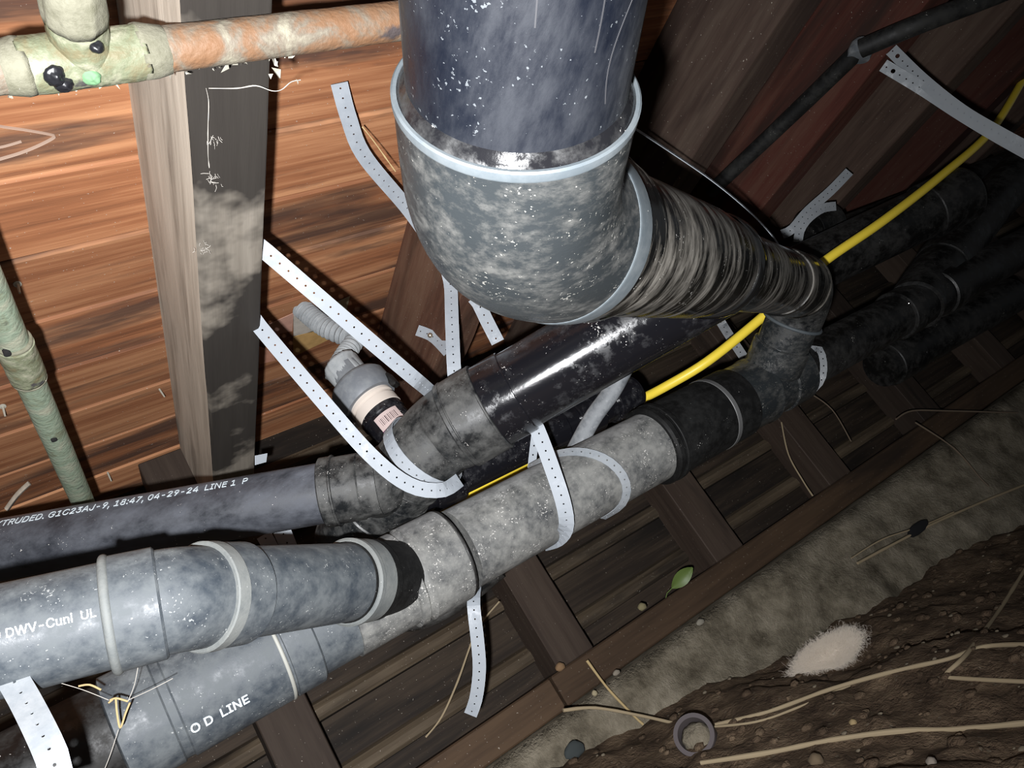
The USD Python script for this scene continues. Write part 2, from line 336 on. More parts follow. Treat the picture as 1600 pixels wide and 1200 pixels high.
M_STRAW = plain("straw", (0.42, 0.31, 0.15), 0.8)
M_ROOT = plain("root_bark", (0.32, 0.25, 0.155), 0.85)
M_ROOTD = plain("root_bark_dark", (0.15, 0.11, 0.075), 0.85)
M_IRON = dusty("dark_iron", (0.005, 0.005, 0.005), (0.03, 0.029, 0.025), 0.36, rough=0.6, top=0.2)
M_HOSE = dusty("hose_pale_grey", (0.24, 0.255, 0.265), (0.36, 0.37, 0.37), 0.5, rough=0.5, specks=0.1)
M_CONDUIT = dusty("grey_conduit_plastic", (0.11, 0.12, 0.13), (0.30, 0.31, 0.32), 0.4, rough=0.4)
def copper(name, base, patina, cover, scale):
    n = {"g": ("geometry", {}), "n1": ("noise_texture", {"scale": scale, "detail": 6.0, "roughness": 0.65, "distortion": 0.7}),
         "rp": ("rgb_ramp", {"ramp": [(0.28, base), (0.46 - 0.1 * cover, (base[0] * 0.75 + patina[0] * 0.25, base[1] * 0.75 + patina[1] * 0.25, base[2] * 0.75 + patina[2] * 0.25)), (0.56 - 0.1 * cover, patina), (0.72, (0.34, 0.32, 0.24)), (0.80, (0.20, 0.26, 0.19))]}),
         "n2": ("noise_texture", {"scale": 170.0, "detail": 4.0}), "n3": ("noise_texture", {"scale": scale * 1.6, "detail": 3.0}),
         "rd": ("map_range", {"from_min": 0.66, "from_max": 0.72, "to_max": 0.9, "clamp": True}), "cd": ("mix", {"color2": (0.05, 0.045, 0.05)}),
         "b": ("bump", {"strength": 0.5, "distance": 0.003}), "p": ("principled_bsdf", {"roughness": 0.62, "specular_ior_level": 0.4})}
    return mat(name, n, [("g.position", "n1.vector"), ("n1.fac", "rp.fac"), ("g.position", "n3.vector"), ("n3.fac", "rd.value"), ("rp.color", "cd.color1"), ("rd.result", "cd.fac"),
                         ("cd.color", "p.base_color"), ("g.position", "n2.vector"), ("n2.fac", "b.height"), ("b.normal", "p.normal")])
M_COPPER = copper("corroded_copper", (0.19, 0.092, 0.042), (0.165, 0.138, 0.105), 0.1, 22.0)
M_SOLDER = dusty("crusted_solder", (0.13, 0.125, 0.085), (0.23, 0.22, 0.165), 0.5, rough=0.75, big=40, fine=120, specks=0.1, bump=0.6, top=0.1)
M_PATINA = copper("patina_copper", (0.15, 0.125, 0.068), (0.155, 0.168, 0.105), 0.7, 30.0)
M_GREEN = copper("green_copper", (0.16, 0.17, 0.11), (0.21, 0.26, 0.19), 0.8, 24.0)
def earth(name, a, b, c, scale, bump, specks):
    n = {"g": ("geometry", {}), "n1": ("noise_texture", {"scale": scale, "detail": 8.0, "roughness": 0.65}),
         "rp": ("rgb_ramp", {"ramp": [(0.3, a), (0.5, b), (0.7, c)]}),
         "n2": ("noise_texture", {"scale": 120.0, "detail": 4.0, "roughness": 0.7}),
         "v": ("voronoi_texture", {"scale": 55.0}), "rv": ("map_range", {"from_min": 0.16, "from_max": 0.12, "to_min": 0.0, "to_max": specks, "clamp": True}), "cv": ("mix", {"color2": (0.22, 0.19, 0.14)}),
         "b": ("bump", {"strength": bump, "distance": 0.01}), "p": ("principled_bsdf", {"roughness": 0.95, "specular_ior_level": 0.15})}
    return mat(name, n, [("g.position", "n1.vector"), ("n1.fac", "rp.fac"), ("g.position", "v.vector"), ("v.distance", "rv.value"), ("rp.color", "cv.color1"), ("rv.result", "cv.fac"), ("cv.color", "p.base_color"),
                         ("g.position", "n2.vector"), ("n2.fac", "b.height"), ("b.normal", "p.normal")])
M_SOIL = earth("soil", (0.0464, 0.03045, 0.0203), (0.1232, 0.0841, 0.0551), (0.232, 0.1668, 0.1087), 20.0, 1.0, 0.5)
M_CONC = earth("concrete", (0.0697, 0.05727, 0.03966), (0.1763, 0.1511, 0.1106), (0.287, 0.2506, 0.1906), 18.0, 0.6, 0.5)

# ---------------------------------------------------------------- the setting: ceiling of planks, joists, wall, footing, soil
ZJ, ZS = 0.52, 0.69              # underside of the joists and of the floor planks, above the lens
JW = 1.45                        # inner face of the studs
ceiling = thing("ceiling", "orange-brown floor planks seen from below, running across the joists", None, kind="structure")
PW, edges = 0.1242, []
j0 = -0.70
for i in range(19):
    lo, hi = j0 + i * PW + 0.541 - 0.541, j0 + (i + 1) * PW
    lo += (1.19 * ZS - j0) % PW; hi += (1.19 * ZS - j0) % PW
    dz = rng.uniform(-0.0015, 0.0015)
    b = chamfer_box((-0.75, lo + 0.0012, ZC + ZS + dz), (4.4, hi - 0.0012, ZC + ZS + 0.024), 0.0035)
    part(ceiling, "plank", b, M_PLANK, smooth=False)
part(ceiling, "floor_above", chamfer_box((-0.75, j0, ZC + ZS + 0.026), (4.4, j0 + 20 * PW, ZC + ZS + 0.045)), plain("floor_above_wood", (0.03, 0.02, 0.015), 0.9), smooth=False)

JX = [0.179, 0.580, 0.980, 1.380, 1.780, 2.180, 2.580]
JLAB = ["dusty grey-brown floor joist crossing above the left copper pipe", "brown floor joist half hidden behind the perforated strap beside the big elbow",
        "grey-brown floor joist right of the thick black pipe at the top", "reddish dark floor joist where the forked white strap is nailed",
        "pale-edged floor joist running behind the yellow cable at upper right", "dim floor joist at the far upper right past the forked strap", "last dark floor joist at the right edge behind the far pipes"]
for i, x in enumerate(JX):
    w = 0.072
    nb = 40
    # a long rough-sawn beam with a slightly uneven arris
    ys = np.linspace(-0.65, 1.53, nb); sec = np.array([[0.003, 0], [w - 0.003, 0], [w, 0.003], [w, ZS - ZJ], [0, ZS - ZJ], [0, 0.003]])
    v = []
    for k, y in enumerate(ys):
        o = sec.copy(); q = meshkit.noise(np.array([[y * 9, i * 3.1, m * 2.0] for m in range(6)]), 3) - 0.5
        o[[0, 1, 2, 5], 1] += 0.003 * q[[0, 1, 2, 5]]; o[[0, 5, 1, 2], 0] += 0.003 * q[[5, 5, 2, 2]]
        v += [[x + a, y, ZC + ZJ + c] for a, c in o]
    v = np.array(v); f = []
    for k in range(nb - 1):
        for m in range(6):
            a, b_ = k * 6 + m, k * 6 + (m + 1) % 6
            f += [[a, b_, b_ + 6], [a, b_ + 6, a + 6]]
    for m in range(1, 5): f += [[0, m, m + 1][::-1], [(nb - 1) * 6, (nb - 1) * 6 + m, (nb - 1) * 6 + m + 1]]
    mesh = trimesh.Trimesh(v, np.array(f), process=False); mesh.fix_normals()
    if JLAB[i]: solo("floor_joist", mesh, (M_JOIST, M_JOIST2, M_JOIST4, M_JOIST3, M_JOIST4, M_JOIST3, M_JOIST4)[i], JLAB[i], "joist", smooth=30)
    else: solo("floor_joist", mesh, M_JOIST2, "dark distant floor joist at the far right edge, barely lit", "joist", group="far dark floor joists", smooth=30)

wall = thing("wall_back", "low wooden wall of horizontal sheathing boards, studs and a sill behind the pipes", None, kind="structure")
def extr_x(sec, z0, x0=-0.8, L=5.2):
    m = trimesh.creation.extrude_polygon(Polygon(sec), L, engine="earcut"); v = np.array(m.vertices)
    m = trimesh.Trimesh(np.stack([v[:, 2] + x0, v[:, 0], v[:, 1] + z0], 1), m.faces, process=False); m.fix_normals(); return m
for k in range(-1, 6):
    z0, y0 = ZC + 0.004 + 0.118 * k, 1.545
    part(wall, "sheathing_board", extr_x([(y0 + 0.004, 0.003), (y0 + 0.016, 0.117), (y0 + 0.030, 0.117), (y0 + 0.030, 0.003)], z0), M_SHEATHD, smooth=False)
    part(wall, "batten", extr_x([(y0 + 0.02, 0.0), (y0 - 0.012, 0.0), (y0 - 0.017, 0.006), (y0 - 0.016, 0.020), (y0 - 0.008, 0.030), (y0 + 0.006, 0.036), (y0 + 0.02, 0.036)], z0), M_SHEATH, smooth=False)
for s in (-0.40, 0.10, 0.615, 1.07, 1.49, 1.93, 2.37, 2.8, 3.3):
    part(wall, "stud", chamfer_box((s, JW, ZC - 0.035), (s + 0.088, JW + 0.089, ZC + ZS - 0.001), 0.002), M_STUD, smooth=False)
part(wall, "sill_plate", chamfer_box((-0.8, JW - 0.012, ZC - 0.098), (0.585, JW + 0.13, ZC - 0.036), 0.003), M_SILL, smooth=False)
part(wall, "sill_plate", chamfer_box((0.588, JW - 0.016, ZC - 0.096), (4.4, JW + 0.13, ZC - 0.035), 0.003), M_SILL, smooth=False)
part(wall, "backing", chamfer_box((-0.8, 1.60, ZC - 0.2), (4.4, 1.63, ZC + ZS)), plain("backing_dark", (0.02, 0.015, 0.01), 0.9), smooth=False)

def soil_z(x, y):
    x, y = np.asarray(x, float), np.asarray(y, float)
    p = np.stack([x * 5, y * 5, x * 0], -1); q = np.stack([x * 22, y * 22, x * 0], -1)
    zw = -0.185 - 0.155 * (np.clip(x, 0.15, 3) - 0.7)
    return ZC + zw - 0.24 * (1.42 - y) + 0.05 * (meshkit.noise(p, 4) - 0.5) + 0.028 * (meshkit.fbm(q) - 0.5)
def on_soil(x, y, lift=0.0):
    r = ray(x, y); t = 0.2
    for _ in range(4000):
        q = EYE + r * t
        if q[2] <= soil_z(q[0], q[1]) + lift or q[1] > 1.40: break
        t += 0.002
    return q
gx, gy = np.meshgrid(np.arange(-0.6, 3.6, 0.012), np.arange(-0.5, 1.52, 0.012), indexing="ij")
gz = soil_z(gx, gy)
n0, n1 = gx.shape
idx = np.arange(n0 * n1).reshape(n0, n1)
gf = np.concatenate([np.stack([idx[:-1, :-1], idx[1:, :-1], idx[1:, 1:]], -1).reshape(-1, 3), np.stack([idx[:-1, :-1], idx[1:, 1:], idx[:-1, 1:]], -1).reshape(-1, 3)])
floor = thing("floor", "dark damp bare soil of the crawl space sloping away from the footing", None, kind="structure")
part(floor, "soil_surface", trimesh.Trimesh(np.stack([gx, gy, gz], -1).reshape(-1, 3), gf, process=False), M_SOIL, smooth=True)
# clods and grit on the soil: nobody could count them
grit = []
for k in range(900):
    x, y = rng.uniform(0.35, 2.6), rng.uniform(0.45, 1.38)
    s = trimesh.creation.icosphere(1, 1.0)
    v = np.array(s.vertices) * (1 + 0.35 * (rng.random((len(s.vertices), 1)) - 0.5)) * rng.uniform(0.003, 0.011) * np.array([1, rng.uniform(0.7, 1.3), 0.6])
    grit.append(trimesh.Trimesh(v + [x, y, float(soil_z(x, y)) + 0.001], s.faces, process=False))
part(floor, "soil_clod", cat_mesh(grit[:640]), M_SOIL, smooth=50, kind="stuff", label="loose clods of dark soil")
part(floor, "grit", cat_mesh([trimesh.Trimesh(g.vertices * 0.5 + g.vertices.mean(0) * 0.5, g.faces, process=False) for g in grit[640:]]), plain("pale_grit", (0.16, 0.13, 0.09), 0.9), smooth=50, kind="stuff", label="pale grit scattered on the soil")

# concrete footing under the sill, with a crumbling face
fx, fz = np.meshgrid(np.arange(-0.8, 4.4, 0.012), np.linspace(0, 1, 40), indexing="ij")
face_z = -0.097 - fz * 0.75
pr = np.stack([fx * 7, face_z * 7, fx * 0], -1); pq = np.stack([fx * 30, face_z * 30, fx * 0], -1)
fy = JW - 0.03 - 0.05 * np.clip(fz * 3, 0, 1) - 0.045 * np.clip((meshkit.noise(pr, 8) - 0.35), 0, 1) - 0.012 * (meshkit.fbm(pq) - 0.5)
fy[:, 0] = JW + 0.1
n0, n1 = fx.shape; idx = np.arange(n0 * n1).reshape(n0, n1)
ff = np.concatenate([np.stack([idx[:-1, :-1], idx[1:, :-1], idx[1:, 1:]], -1).reshape(-1, 3), np.stack([idx[:-1, :-1], idx[1:, 1:], idx[:-1, 1:]], -1).reshape(-1, 3)])
vz = ZC + face_z; vz[:, 0] = ZC - 0.0975; vz[:, 1] = ZC - 0.0975 - 0.004
foot = trimesh.Trimesh(np.stack([fx, fy, vz], -1).reshape(-1, 3), ff, process=False)
footing = thing("wall_footing", "rough grey concrete footing under the rusty-brown sill", None, kind="structure")
part(footing, "concrete_face", foot, M_CONC, smooth=True)

# ---------------------------------------------------------------- main drain (grey, along the wall) and its branches
UP = np.array([0, 0, 1.0])
XH = np.array([1.0, 0, 0])
L0 = P(800, 815, 1.09)
def mainp(t): return L0 + XH * t
def along(p0, ax, t): return np.asarray(p0) + nrm(ax) * t
main = thing("main_drain_pipe", "long dusty grey drain pipe running diagonally past the white strap loop", "pipe", loc=mainp(0.1))
part(main, "pipe", lathe(mainp(-0.09), XH, [(0, 0.05), (0, 0.057), (0.395, 0.057), (0.395, 0.05)]), M_GREY)
part(main, "seam", cyl_map(grid_patch(0, 0.36, -0.0012, 0.0012, 0.0008, 4, 2), mainp(-0.06), XH, 0.0568, -0.08, nrm(EYE - mainp(0.05))), M_GREY)
# rubber coupling with clamp bands
part(main, "rubber_coupling", lathe(mainp(0.275), XH, [(0, 0.05), (0, 0.062), (0.004, 0.0655), (0.012, 0.0655), (0.016, 0.0625), (0.20, 0.0625), (0.205, 0.055)]), M_RUBBER, label="black rubber coupling sleeve")
part(main, "clamp_band", ring(mainp(0), XH, 0.292, 0.302, 0.0665), M_RUBBER)
part(main, "clamp_band", ring(mainp(0), XH, 0.415, 0.425, 0.0635), plain("dull_band", (0.10, 0.10, 0.10), 0.5))
part(main, "far_socket", cat_mesh([lathe(mainp(0.475), XH, [(0, 0.05), (0, 0.0575), (0.002, 0.0595), (0.055, 0.0595), (0.058, 0.0615), (0.064, 0.0615), (0.066, 0.056), (0.11, 0.055), (0.112, 0.0585), (0.165, 0.0585), (0.167, 0.05)])]), M_HUBGREY)
# wye at the near end: straight on to the near run, branch 45 degrees towards the viewer
WY = mainp(-0.165)
part(main, "wye_socket", lathe(mainp(-0.105), -XH, [(-0.002, 0.05), (0, 0.063), (0.002, 0.0645), (0.058, 0.0645), (0.062, 0.0605), (0.07, 0.059), (0.14, 0.059), (0.16, 0.059), (0.162, 0.05)]), M_GREY, label="grey wye fitting, dusty")
part(main, "glue_ring", bead(mainp(0), XH, -0.1035, 0.0615, 0.0022), M_DARK)
part(main, "clamp_collar", lathe(mainp(-0.172), -XH, [(0, 0.05), (0, 0.060), (0.002, 0.0635), (0.012, 0.0635), (0.014, 0.060), (0.014, 0.05)]), M_GREY)
# near straight run (printed) to the lower left
part(main, "near_pipe", lathe(mainp(-0.32), -XH, [(-0.07, 0.05), (-0.07, 0.0565), (0.0, 0.0565), (0.06, 0.0565), (0.06, 0.05)]), M_BLUEGREY)
part(main, "near_socket", lathe(mainp(-0.315), -XH, [(0, 0.05), (0, 0.0605), (0.002, 0.0625), (0.035, 0.0625), (0.0355, 0.060), (0.042, 0.060), (0.0425, 0.0628), (0.155, 0.0628), (0.157, 0.0605), (0.165, 0.0605), (0.167, 0.0628), (0.215, 0.0628), (0.218, 0.056)]), M_BLUEGREY, label="printed blue-grey coupling")
part(main, "glue_ring", bead(mainp(0), XH, -0.356, 0.0612, 0.0026), plain("glue_pale", (0.3, 0.3, 0.27), 0.6))
part(main, "lower_pipe", lathe(mainp(-0.515), -XH, [(0, 0.05), (0, 0.057), (0.25, 0.057), (0.25, 0.05)]), M_DARK, label="black lower end of the pipe")
def text_on(parent, text, height, p0, axis, r, ang, s0, ref, mt=None, name="print", bold=False, wide=1.0):
    m = meshkit.text_mesh(text, height, 0.0005, bold)
    m = trimesh.Trimesh(np.array(m.vertices) * [wide, 1, 1], m.faces, process=False)
    m = m.subdivide_to_size(height * 0.6) if hasattr(m, "subdivide_to_size") else m
    m = cyl_map(m, along(p0, axis, s0), axis, r, ang, ref)
    return part(parent, name, m, mt or M_PRINT, smooth=False)
def toward(p): return nrm(EYE - p)
text_on(main, "O D  LINE", 0.0100, mainp(0), XH, 0.0629, -0.64, -0.468, toward(mainp(-0.42)), bold=True)

# branch: 45 degree arm, then an eighth bend, then the printed pipe along the lower left edge
br = thing("branch_drain_pipe", "pale blue-grey drain pipe with a bend and printed letters at the lower left", "pipe", loc=P(270, 938, 0.70))
VX = P(268, 938, 0.70)
aB = nrm(WY - VX)
ld_ = np.linalg.norm(WY - VX)
LP = P(0, 1001, 0.625); aL = nrm(P(150, 965, 0.655) - LP)
VX = LP + aL * ((VX - LP) @ aL)
aB = nrm(WY - VX); ld_ = np.linalg.norm(WY - VX)
part(main, "wye_arm", lathe(WY - aB * 0.01, -aB, [(0, 0.04), (0, 0.046), (0.075, 0.046), (0.078, 0.0485), (0.098, 0.0485), (0.10, 0.046), (0.125, 0.046), (0.125, 0.04)]), M_RUBBER, label="dark branch arm of the wye")
part(br, "arm_socket", lathe(WY, -aB, [(0.098, 0.04), (0.098, 0.0475), (0.10, 0.0490), (0.122, 0.0490), (0.124, 0.0505), (0.130, 0.0505), (0.132, 0.048), (0.132, 0.04)]), M_RIM2)
part(br, "arm_pipe", lathe(VX, aB, [(0.03, 0.04), (0.03, 0.0445), (ld_ - 0.10, 0.0445), (ld_ - 0.10, 0.04)]), M_BLUEGREY)
bp = bend(VX - aL * 0.020, aL, VX + aB * 0.036, aB)
part(br, "bend", tube(bp, 0.0462, 40), M_BLUEGREY)
part(br, "bend_socket", lathe(VX, -aL, [(0.008, 0.04), (0.008, 0.0472), (0.010, 0.0492), (0.045, 0.0495), (0.046, 0.046)]), M_BLUEGREY)
part(br, "bend_socket", lathe(VX, aB, [(0.034, 0.04), (0.034, 0.0465), (0.036, 0.0492), (0.078, 0.0492), (0.080, 0.046)]), M_BLUEGREY)
part(br, "socket_rim", bead(VX, -aL, 0.048, 0.0475, 0.0042), M_RIM2)
part(br, "socket_rim", ring(VX, aB, 0.031, 0.046, 0.0505), M_RIM2)
part(br, "pipe", lathe(VX, -aL, [(0.03, 0.04), (0.03, 0.0455), (0.40, 0.0455), (0.40, 0.04)]), M_BLUEGREY)
text_on(br, "O DWV-Cuni  UL", 0.0068, VX, aL, 0.0457, 0.02, -((VX - LP) @ aL) + 0.002, toward(VX - aL * 0.15), bold=True, wide=0.95)

# ---------------------------------------------------------------- middle black drain with its wye, and the printed extruded pipe
B0 = P(850, 586, 1.04)
BD = nrm(R @ np.array([0.86, -0.50, -0.10]))
def blk(t): return B0 + BD * t
mid = thing("black_drain_pipe", "glossy black drain pipe with bright highlight passing under the big smeared elbow run", "pipe", loc=blk(0))
part(mid, "pipe", lathe(blk(-0.08), BD, [(0, 0.05), (0, 0.057), (0.385, 0.057), (0.385, 0.05)]), M_BLACK)
part(mid, "sleeve", lathe(blk(-0.09), BD, [(0, 0.05), (0, 0.0600), (0.046, 0.0600), (0.048, 0.0590), (0.048, 0.05)]), M_BLACK)
cp_ = part(mid, "coupling", lathe(blk(-0.140), BD, [(0, 0.05), (0, 0.0615), (0.002, 0.0635), (0.052, 0.0635), (0.055, 0.0615), (0.055, 0.05)]), M_BLACKHUB, label="scuffed black coupling")
part(cp_, "coupling_rim", bead(blk(0), BD, -0.086, 0.0618, 0.0022), M_BLACKHUB)
part(cp_, "coupling_rim", bead(blk(0), BD, -0.132, 0.0630, 0.0016), M_BLACKHUB)
tl = spline([blk(-0.10), blk(-0.137), P(690, 680, 1.062), P(655, 716, 1.066), P(610, 768, 1.09), P(560, 826, 1.13)], 6)
wyb = part(mid, "wye_body", tube(tl, np.interp(np.arange(len(tl)), [0, 6, 12, 18, len(tl) - 1], [0.0605, 0.0605, 0.0575, 0.0555, 0.053]), 48), M_BLACKHUB, label="scuffed black wye fitting")
TA = P(560, 826, 1.13); tdir = nrm(tl[-1] - tl[-5])
FC = tl[17]; rdir = nrm(nrm(tl[19] - tl[15]) + 0.18 * nrm(FC - EYE))
for q in (21, 23):
    part(wyb, "ridge", bead(tl[q], nrm(tl[q + 1] - tl[q - 1]), 0, 0.0552, 0.0018), M_BLACKHUB)
part(mid, "tail_socket", lathe(TA - tdir * 0.055, tdir, [(0, 0.045), (0, 0.0550), (0.002, 0.0570), (0.060, 0.0570), (0.062, 0.05)]), M_BLACKHUB)
sticker_p = TA - tdir * 0.020
part(mid, "label_strip", cyl_map(grid_patch(0.002, 0.036, -0.006, 0.006, 0.0006, 2, 6), sticker_p, tdir, 0.0571, 0.35, toward(sticker_p)), plain("label_blue", (0.32, 0.42, 0.50), 0.5), label="small pale blue label strip")
# lower sweep that passes behind the grey wye
sw = spline([TA - tdir * 0.02, TA + tdir * 0.03, P(590, 915, 1.19), P(640, 936, 1.20), P(705, 905, 1.21), P(760, 862, 1.215)], 8)
part(mid, "return_bend", tube(sw, 0.049, 36), M_BLACKHUB)

ext = thing("printed_black_pipe", "black drain pipe with a line of printed letters and a date at the left", "pipe", loc=P(300, 800, 1.05))
EA, EB = P(505, 770, 1.02), P(0, 859, 1.0)
ea = nrm(EB - EA)
part(ext, "pipe", lathe(EA, ea, [(0, 0.03), (0, 0.0405), (0.62, 0.0405), (0.62, 0.03)]), M_EXTR)
part(ext, "socket", lathe(EA - ea * 0.075, ea, [(0, 0.03), (0, 0.042), (0.022, 0.043), (0.024, 0.0448), (0.058, 0.0448), (0.0595, 0.0468), (0.073, 0.0468), (0.075, 0.044), (0.075, 0.035)]), M_BLACKHUB, label="scuffed black socket")
part(ext, "socket_rim", bead(EA, ea, -0.0175, 0.0460, 0.0020), M_BLACKHUB)
arm = bend(EA - ea * 0.055, -ea, P(612, 762, 1.085), nrm(-ea + 0.5 * fwd), 10)
part(ext, "arm", tube(arm, 0.0415, 36), M_BLACKHUB)
pa = -ea
text_on(ext, "EXTRUDED. G1C23AJ-9, 18:47, 04-29-24  LINE 1  P", 0.0116, EA, pa, 0.0407, 0.80, -0.418, toward(EA + ea * 0.25), wide=0.80)

# ---------------------------------------------------------------- thin black pipe behind, with couplings
G0 = P(880, 666, 1.30)
back = thing("rear_black_pipe", "thin shiny black pipe with couplings behind the hanging strap and grey conduit", "pipe", loc=G0)
part(back, "pipe", lathe(G0 - XH * 0.29, XH, [(0, 0.02), (0, 0.030), (0.455, 0.030), (0.455, 0.02)]), M_BLACK)
for s in (-0.27, -0.06, 0.02, 0.105):
    part(back, "coupling", lathe(G0 + XH * s, XH, [(0, 0.025), (0, 0.0345), (0.002, 0.0365), (0.05, 0.0365), (0.052, 0.0345), (0.052, 0.025)]), M_BLACK)

# ---------------------------------------------------------------- the big pipe: straight run, eighth bend, reducer, small bend and drop
S1, S2 = P(816, 0, 0.3526), P(806, 165, 0.40)
a1 = nrm(S2 - S1)
E1 = Wd([-0.009, -0.093, 0.487])
E1 = S1 + a1 * ((E1 - S1) @ a1 - 0.020)
RC = P(872, 386, 0.57)
E2 = Wd([0.495, -0.161, 1.286])
a2 = nrm(E2 - E1)
big = thing("large_drain_pipe", "thick black drain pipe with big grey elbow, smeared reducer and small end bend", "pipe", loc=E1)
d1 = np.linalg.norm(E1 - S1)
part(big, "pipe", lathe(E1, -a1, [(0.05, 0.05), (0.05, 0.0565), (d1 + 0.25, 0.0565), (d1 + 0.25, 0.05)], 72), M_STACK, label="thick black pipe")
for s0, s1, a_, w_ in ((-0.20, -0.145, 0.55, 0.05), (-0.24, -0.185, -0.62, 0.12), (-0.175, -0.16, 0.1, 0.0), (-0.26, -0.20, -0.1, -0.03), (-0.165, -0.115, 0.95, -0.15)):
    g_ = grid_patch(0, s1 - s0, -0.00035, 0.00035, 0.0002, 14, 1); v_ = np.array(g_.vertices); v_[:, 1] += w_ * 0.2 * np.sin(v_[:, 0] * 60) * 0.2 + w_ * v_[:, 0]
    part(big, "scuff", cyl_map(trimesh.Trimesh(v_, g_.faces, process=False), E1 + a1 * s0, a1, 0.0566, a_, toward(E1 - a1 * 0.2)), M_SCUFF, smooth=False)
ebend = bend(E1 - a1 * 0.055, a1, E1 + a2 * 0.055, a2, 18)
elbow = part(big, "elbow", cat_mesh([tube(np.vstack([[E1 - a1 * 0.0905, E1 - a1 * 0.075], ebend, [E1 + a2 * 0.062]]), [0.0632, 0.0630] + [0.0627] * 19, 72)]), M_HUBGREY, label="big grey elbow")
part(elbow, "lip", lathe(E1, -a1, [(0.086, 0.060), (0.086, 0.0634), (0.0875, 0.0641), (0.0915, 0.0641), (0.0925, 0.0630), (0.0922, 0.0612), (0.088, 0.060)], 72), M_RIM, label="pale grey lip")
part(elbow, "glue_seam", lathe(E1, -a1, [(0.086, 0.0612), (0.0918, 0.0610), (0.0930, 0.0600), (0.0945, 0.0592), (0.0960, 0.0578), (0.0985, 0.0562)], 72), M_GLUE, label="shiny glue seam")
part(elbow, "end_ring", lathe(E1, a2, [(0.056, 0.05), (0.056, 0.0630), (0.0575, 0.0638), (0.0745, 0.0638), (0.076, 0.0630), (0.076, 0.05)], 72), M_RIM, label="light grey ring of the elbow")
LT = np.linalg.norm(E2 - E1)
t0 = (RC - E1) @ a2
part(big, "elbow_outlet", lathe(E1, a2, [(0.070, 0.05), (0.070, 0.0615), (0.098, 0.0615), (0.100, 0.0622), (0.106, 0.0622), (0.108, 0.058), (0.108, 0.05)], 72), M_SMEAR)
part(big, "reducer", lathe(E1, a2, [(0.10, 0.05), (0.10, 0.0570), (0.20, 0.0572), (0.34, 0.0570), (0.385, 0.0545), (0.41, 0.0530), (0.412, 0.05)], 72), M_SMEAR, label="dirt-smeared black reducer")
part(big, "reducer_rim", lathe(E1, a2, [(0.405, 0.045), (0.403, 0.0550), (0.41, 0.0570), (0.422, 0.0565), (0.43, 0.052), (0.43, 0.045)], 72), plain("glossy_black", (0.008, 0.008, 0.008), 0.12))
part(big, "small_pipe", lathe(E1, a2, [(0.42, 0.04), (0.42, 0.0475), (0.70, 0.0468), (LT - 0.09, 0.0462), (LT - 0.09, 0.04)], 64), M_SMEAR)
part(big, "small_socket", lathe(E1, a2, [(LT - 0.22, 0.04), (LT - 0.22, 0.0485), (LT - 0.215, 0.0500), (LT - 0.10, 0.0505), (LT - 0.098, 0.052), (LT - 0.088, 0.052), (LT - 0.086, 0.049), (LT - 0.086, 0.04)], 64), M_SMEAR)
LJ = mainp(0.560)
a3 = nrm(LJ - E2)
eb2 = bend(E2 - a2 * 0.075, a2, E2 + a3 * 0.060, a3, 18)
part(big, "end_bend", tube(eb2, 0.0475, 56), M_BLACKHUB, label="scuffed grey end bend")
part(big, "end_bend_rim", bead(E2, a3, 0.062, 0.0485, 0.0028), M_RIM)
part(big, "drop_pipe", lathe(E2, a3, [(0.05, 0.03), (0.05, 0.0445), (0.17, 0.0445), (0.17, 0.03)], 56), M_HUBGREY)
part(big, "drop_socket", lathe(E2, a3, [(0.105, 0.03), (0.105, 0.0465), (0.107, 0.0490), (0.150, 0.0490), (0.152, 0.0465), (0.152, 0.03)], 56), M_HUBGREY)

# ---------------------------------------------------------------- dark pipes to the right
dk = thing("far_dark_drain_pipe", "dark drain pipe with wye running on to the right past the end bend", "pipe", loc=mainp(0.8))
part(dk, "pipe", lathe(mainp(0.63), XH, [(0, 0.03), (0, 0.0445), (1.6, 0.0445), (1.6, 0.03)]), M_DARK)
part(dk, "wye_body", lathe(mainp(0.98), XH, [(0, 0.04), (0, 0.049), (0.002, 0.051), (0.045, 0.051), (0.047, 0.0465), (0.16, 0.0465), (0.162, 0.051), (0.21, 0.051), (0.212, 0.04)]), M_DARK)
wb = spline([mainp(1.06), P(1462, 428, 1.72), P(1548, 318, 1.90), P(1655, 210, 2.05)], 8)
part(dk, "branch", tube(wb, 0.055, 36), M_DARK)
bt = nrm(wb[10] - wb[8])
part(dk, "branch_socket", lathe(wb[9], bt, [(0, 0.045), (0, 0.0565), (0.002, 0.0585), (0.05, 0.0585), (0.052, 0.0565), (0.052, 0.045)]), M_DARK)
part(dk, "shiny_bolt", lathe(P(1420, 474, 1.52), toward(P(1420, 474, 1.5)), [(0, 0.003), (0.004, 0.003), (0.006, 0.001)], 12), plain("bolt_steel", (0.6, 0.6, 0.6), 0.25, 1.0))
dk2 = thing("far_dark_lower_pipe", "dark stub of pipe below the far wye at the right", "pipe", loc=P(1440, 545, 1.66))
q0, q1 = P(1375, 575, 1.72), P(1580, 462, 1.92)
part(dk2, "pipe", lathe(q0, q1 - q0, [(0, 0.03), (0, 0.0445), (np.linalg.norm(q1 - q0), 0.0445), (np.linalg.norm(q1 - q0), 0.03)]), M_DARK)
part(dk2, "socket", lathe(q0, q1 - q0, [(0.02, 0.03), (0.02, 0.049), (0.022, 0.051), (0.10, 0.051), (0.102, 0.049), (0.102, 0.03)]), M_DARK)
dk3 = thing("far_dark_upper_pipe", "dim black pipe held by a small strap loop at the upper right", "pipe", loc=P(1330, 350, 1.85))
q0, q1 = P(1150, 430, 1.72), P(1700, 205, 2.35)
part(dk3, "pipe", lathe(q0, q1 - q0, [(0, 0.03), (0, 0.036), (1.1, 0.036), (1.1, 0.03)]), M_DARK)
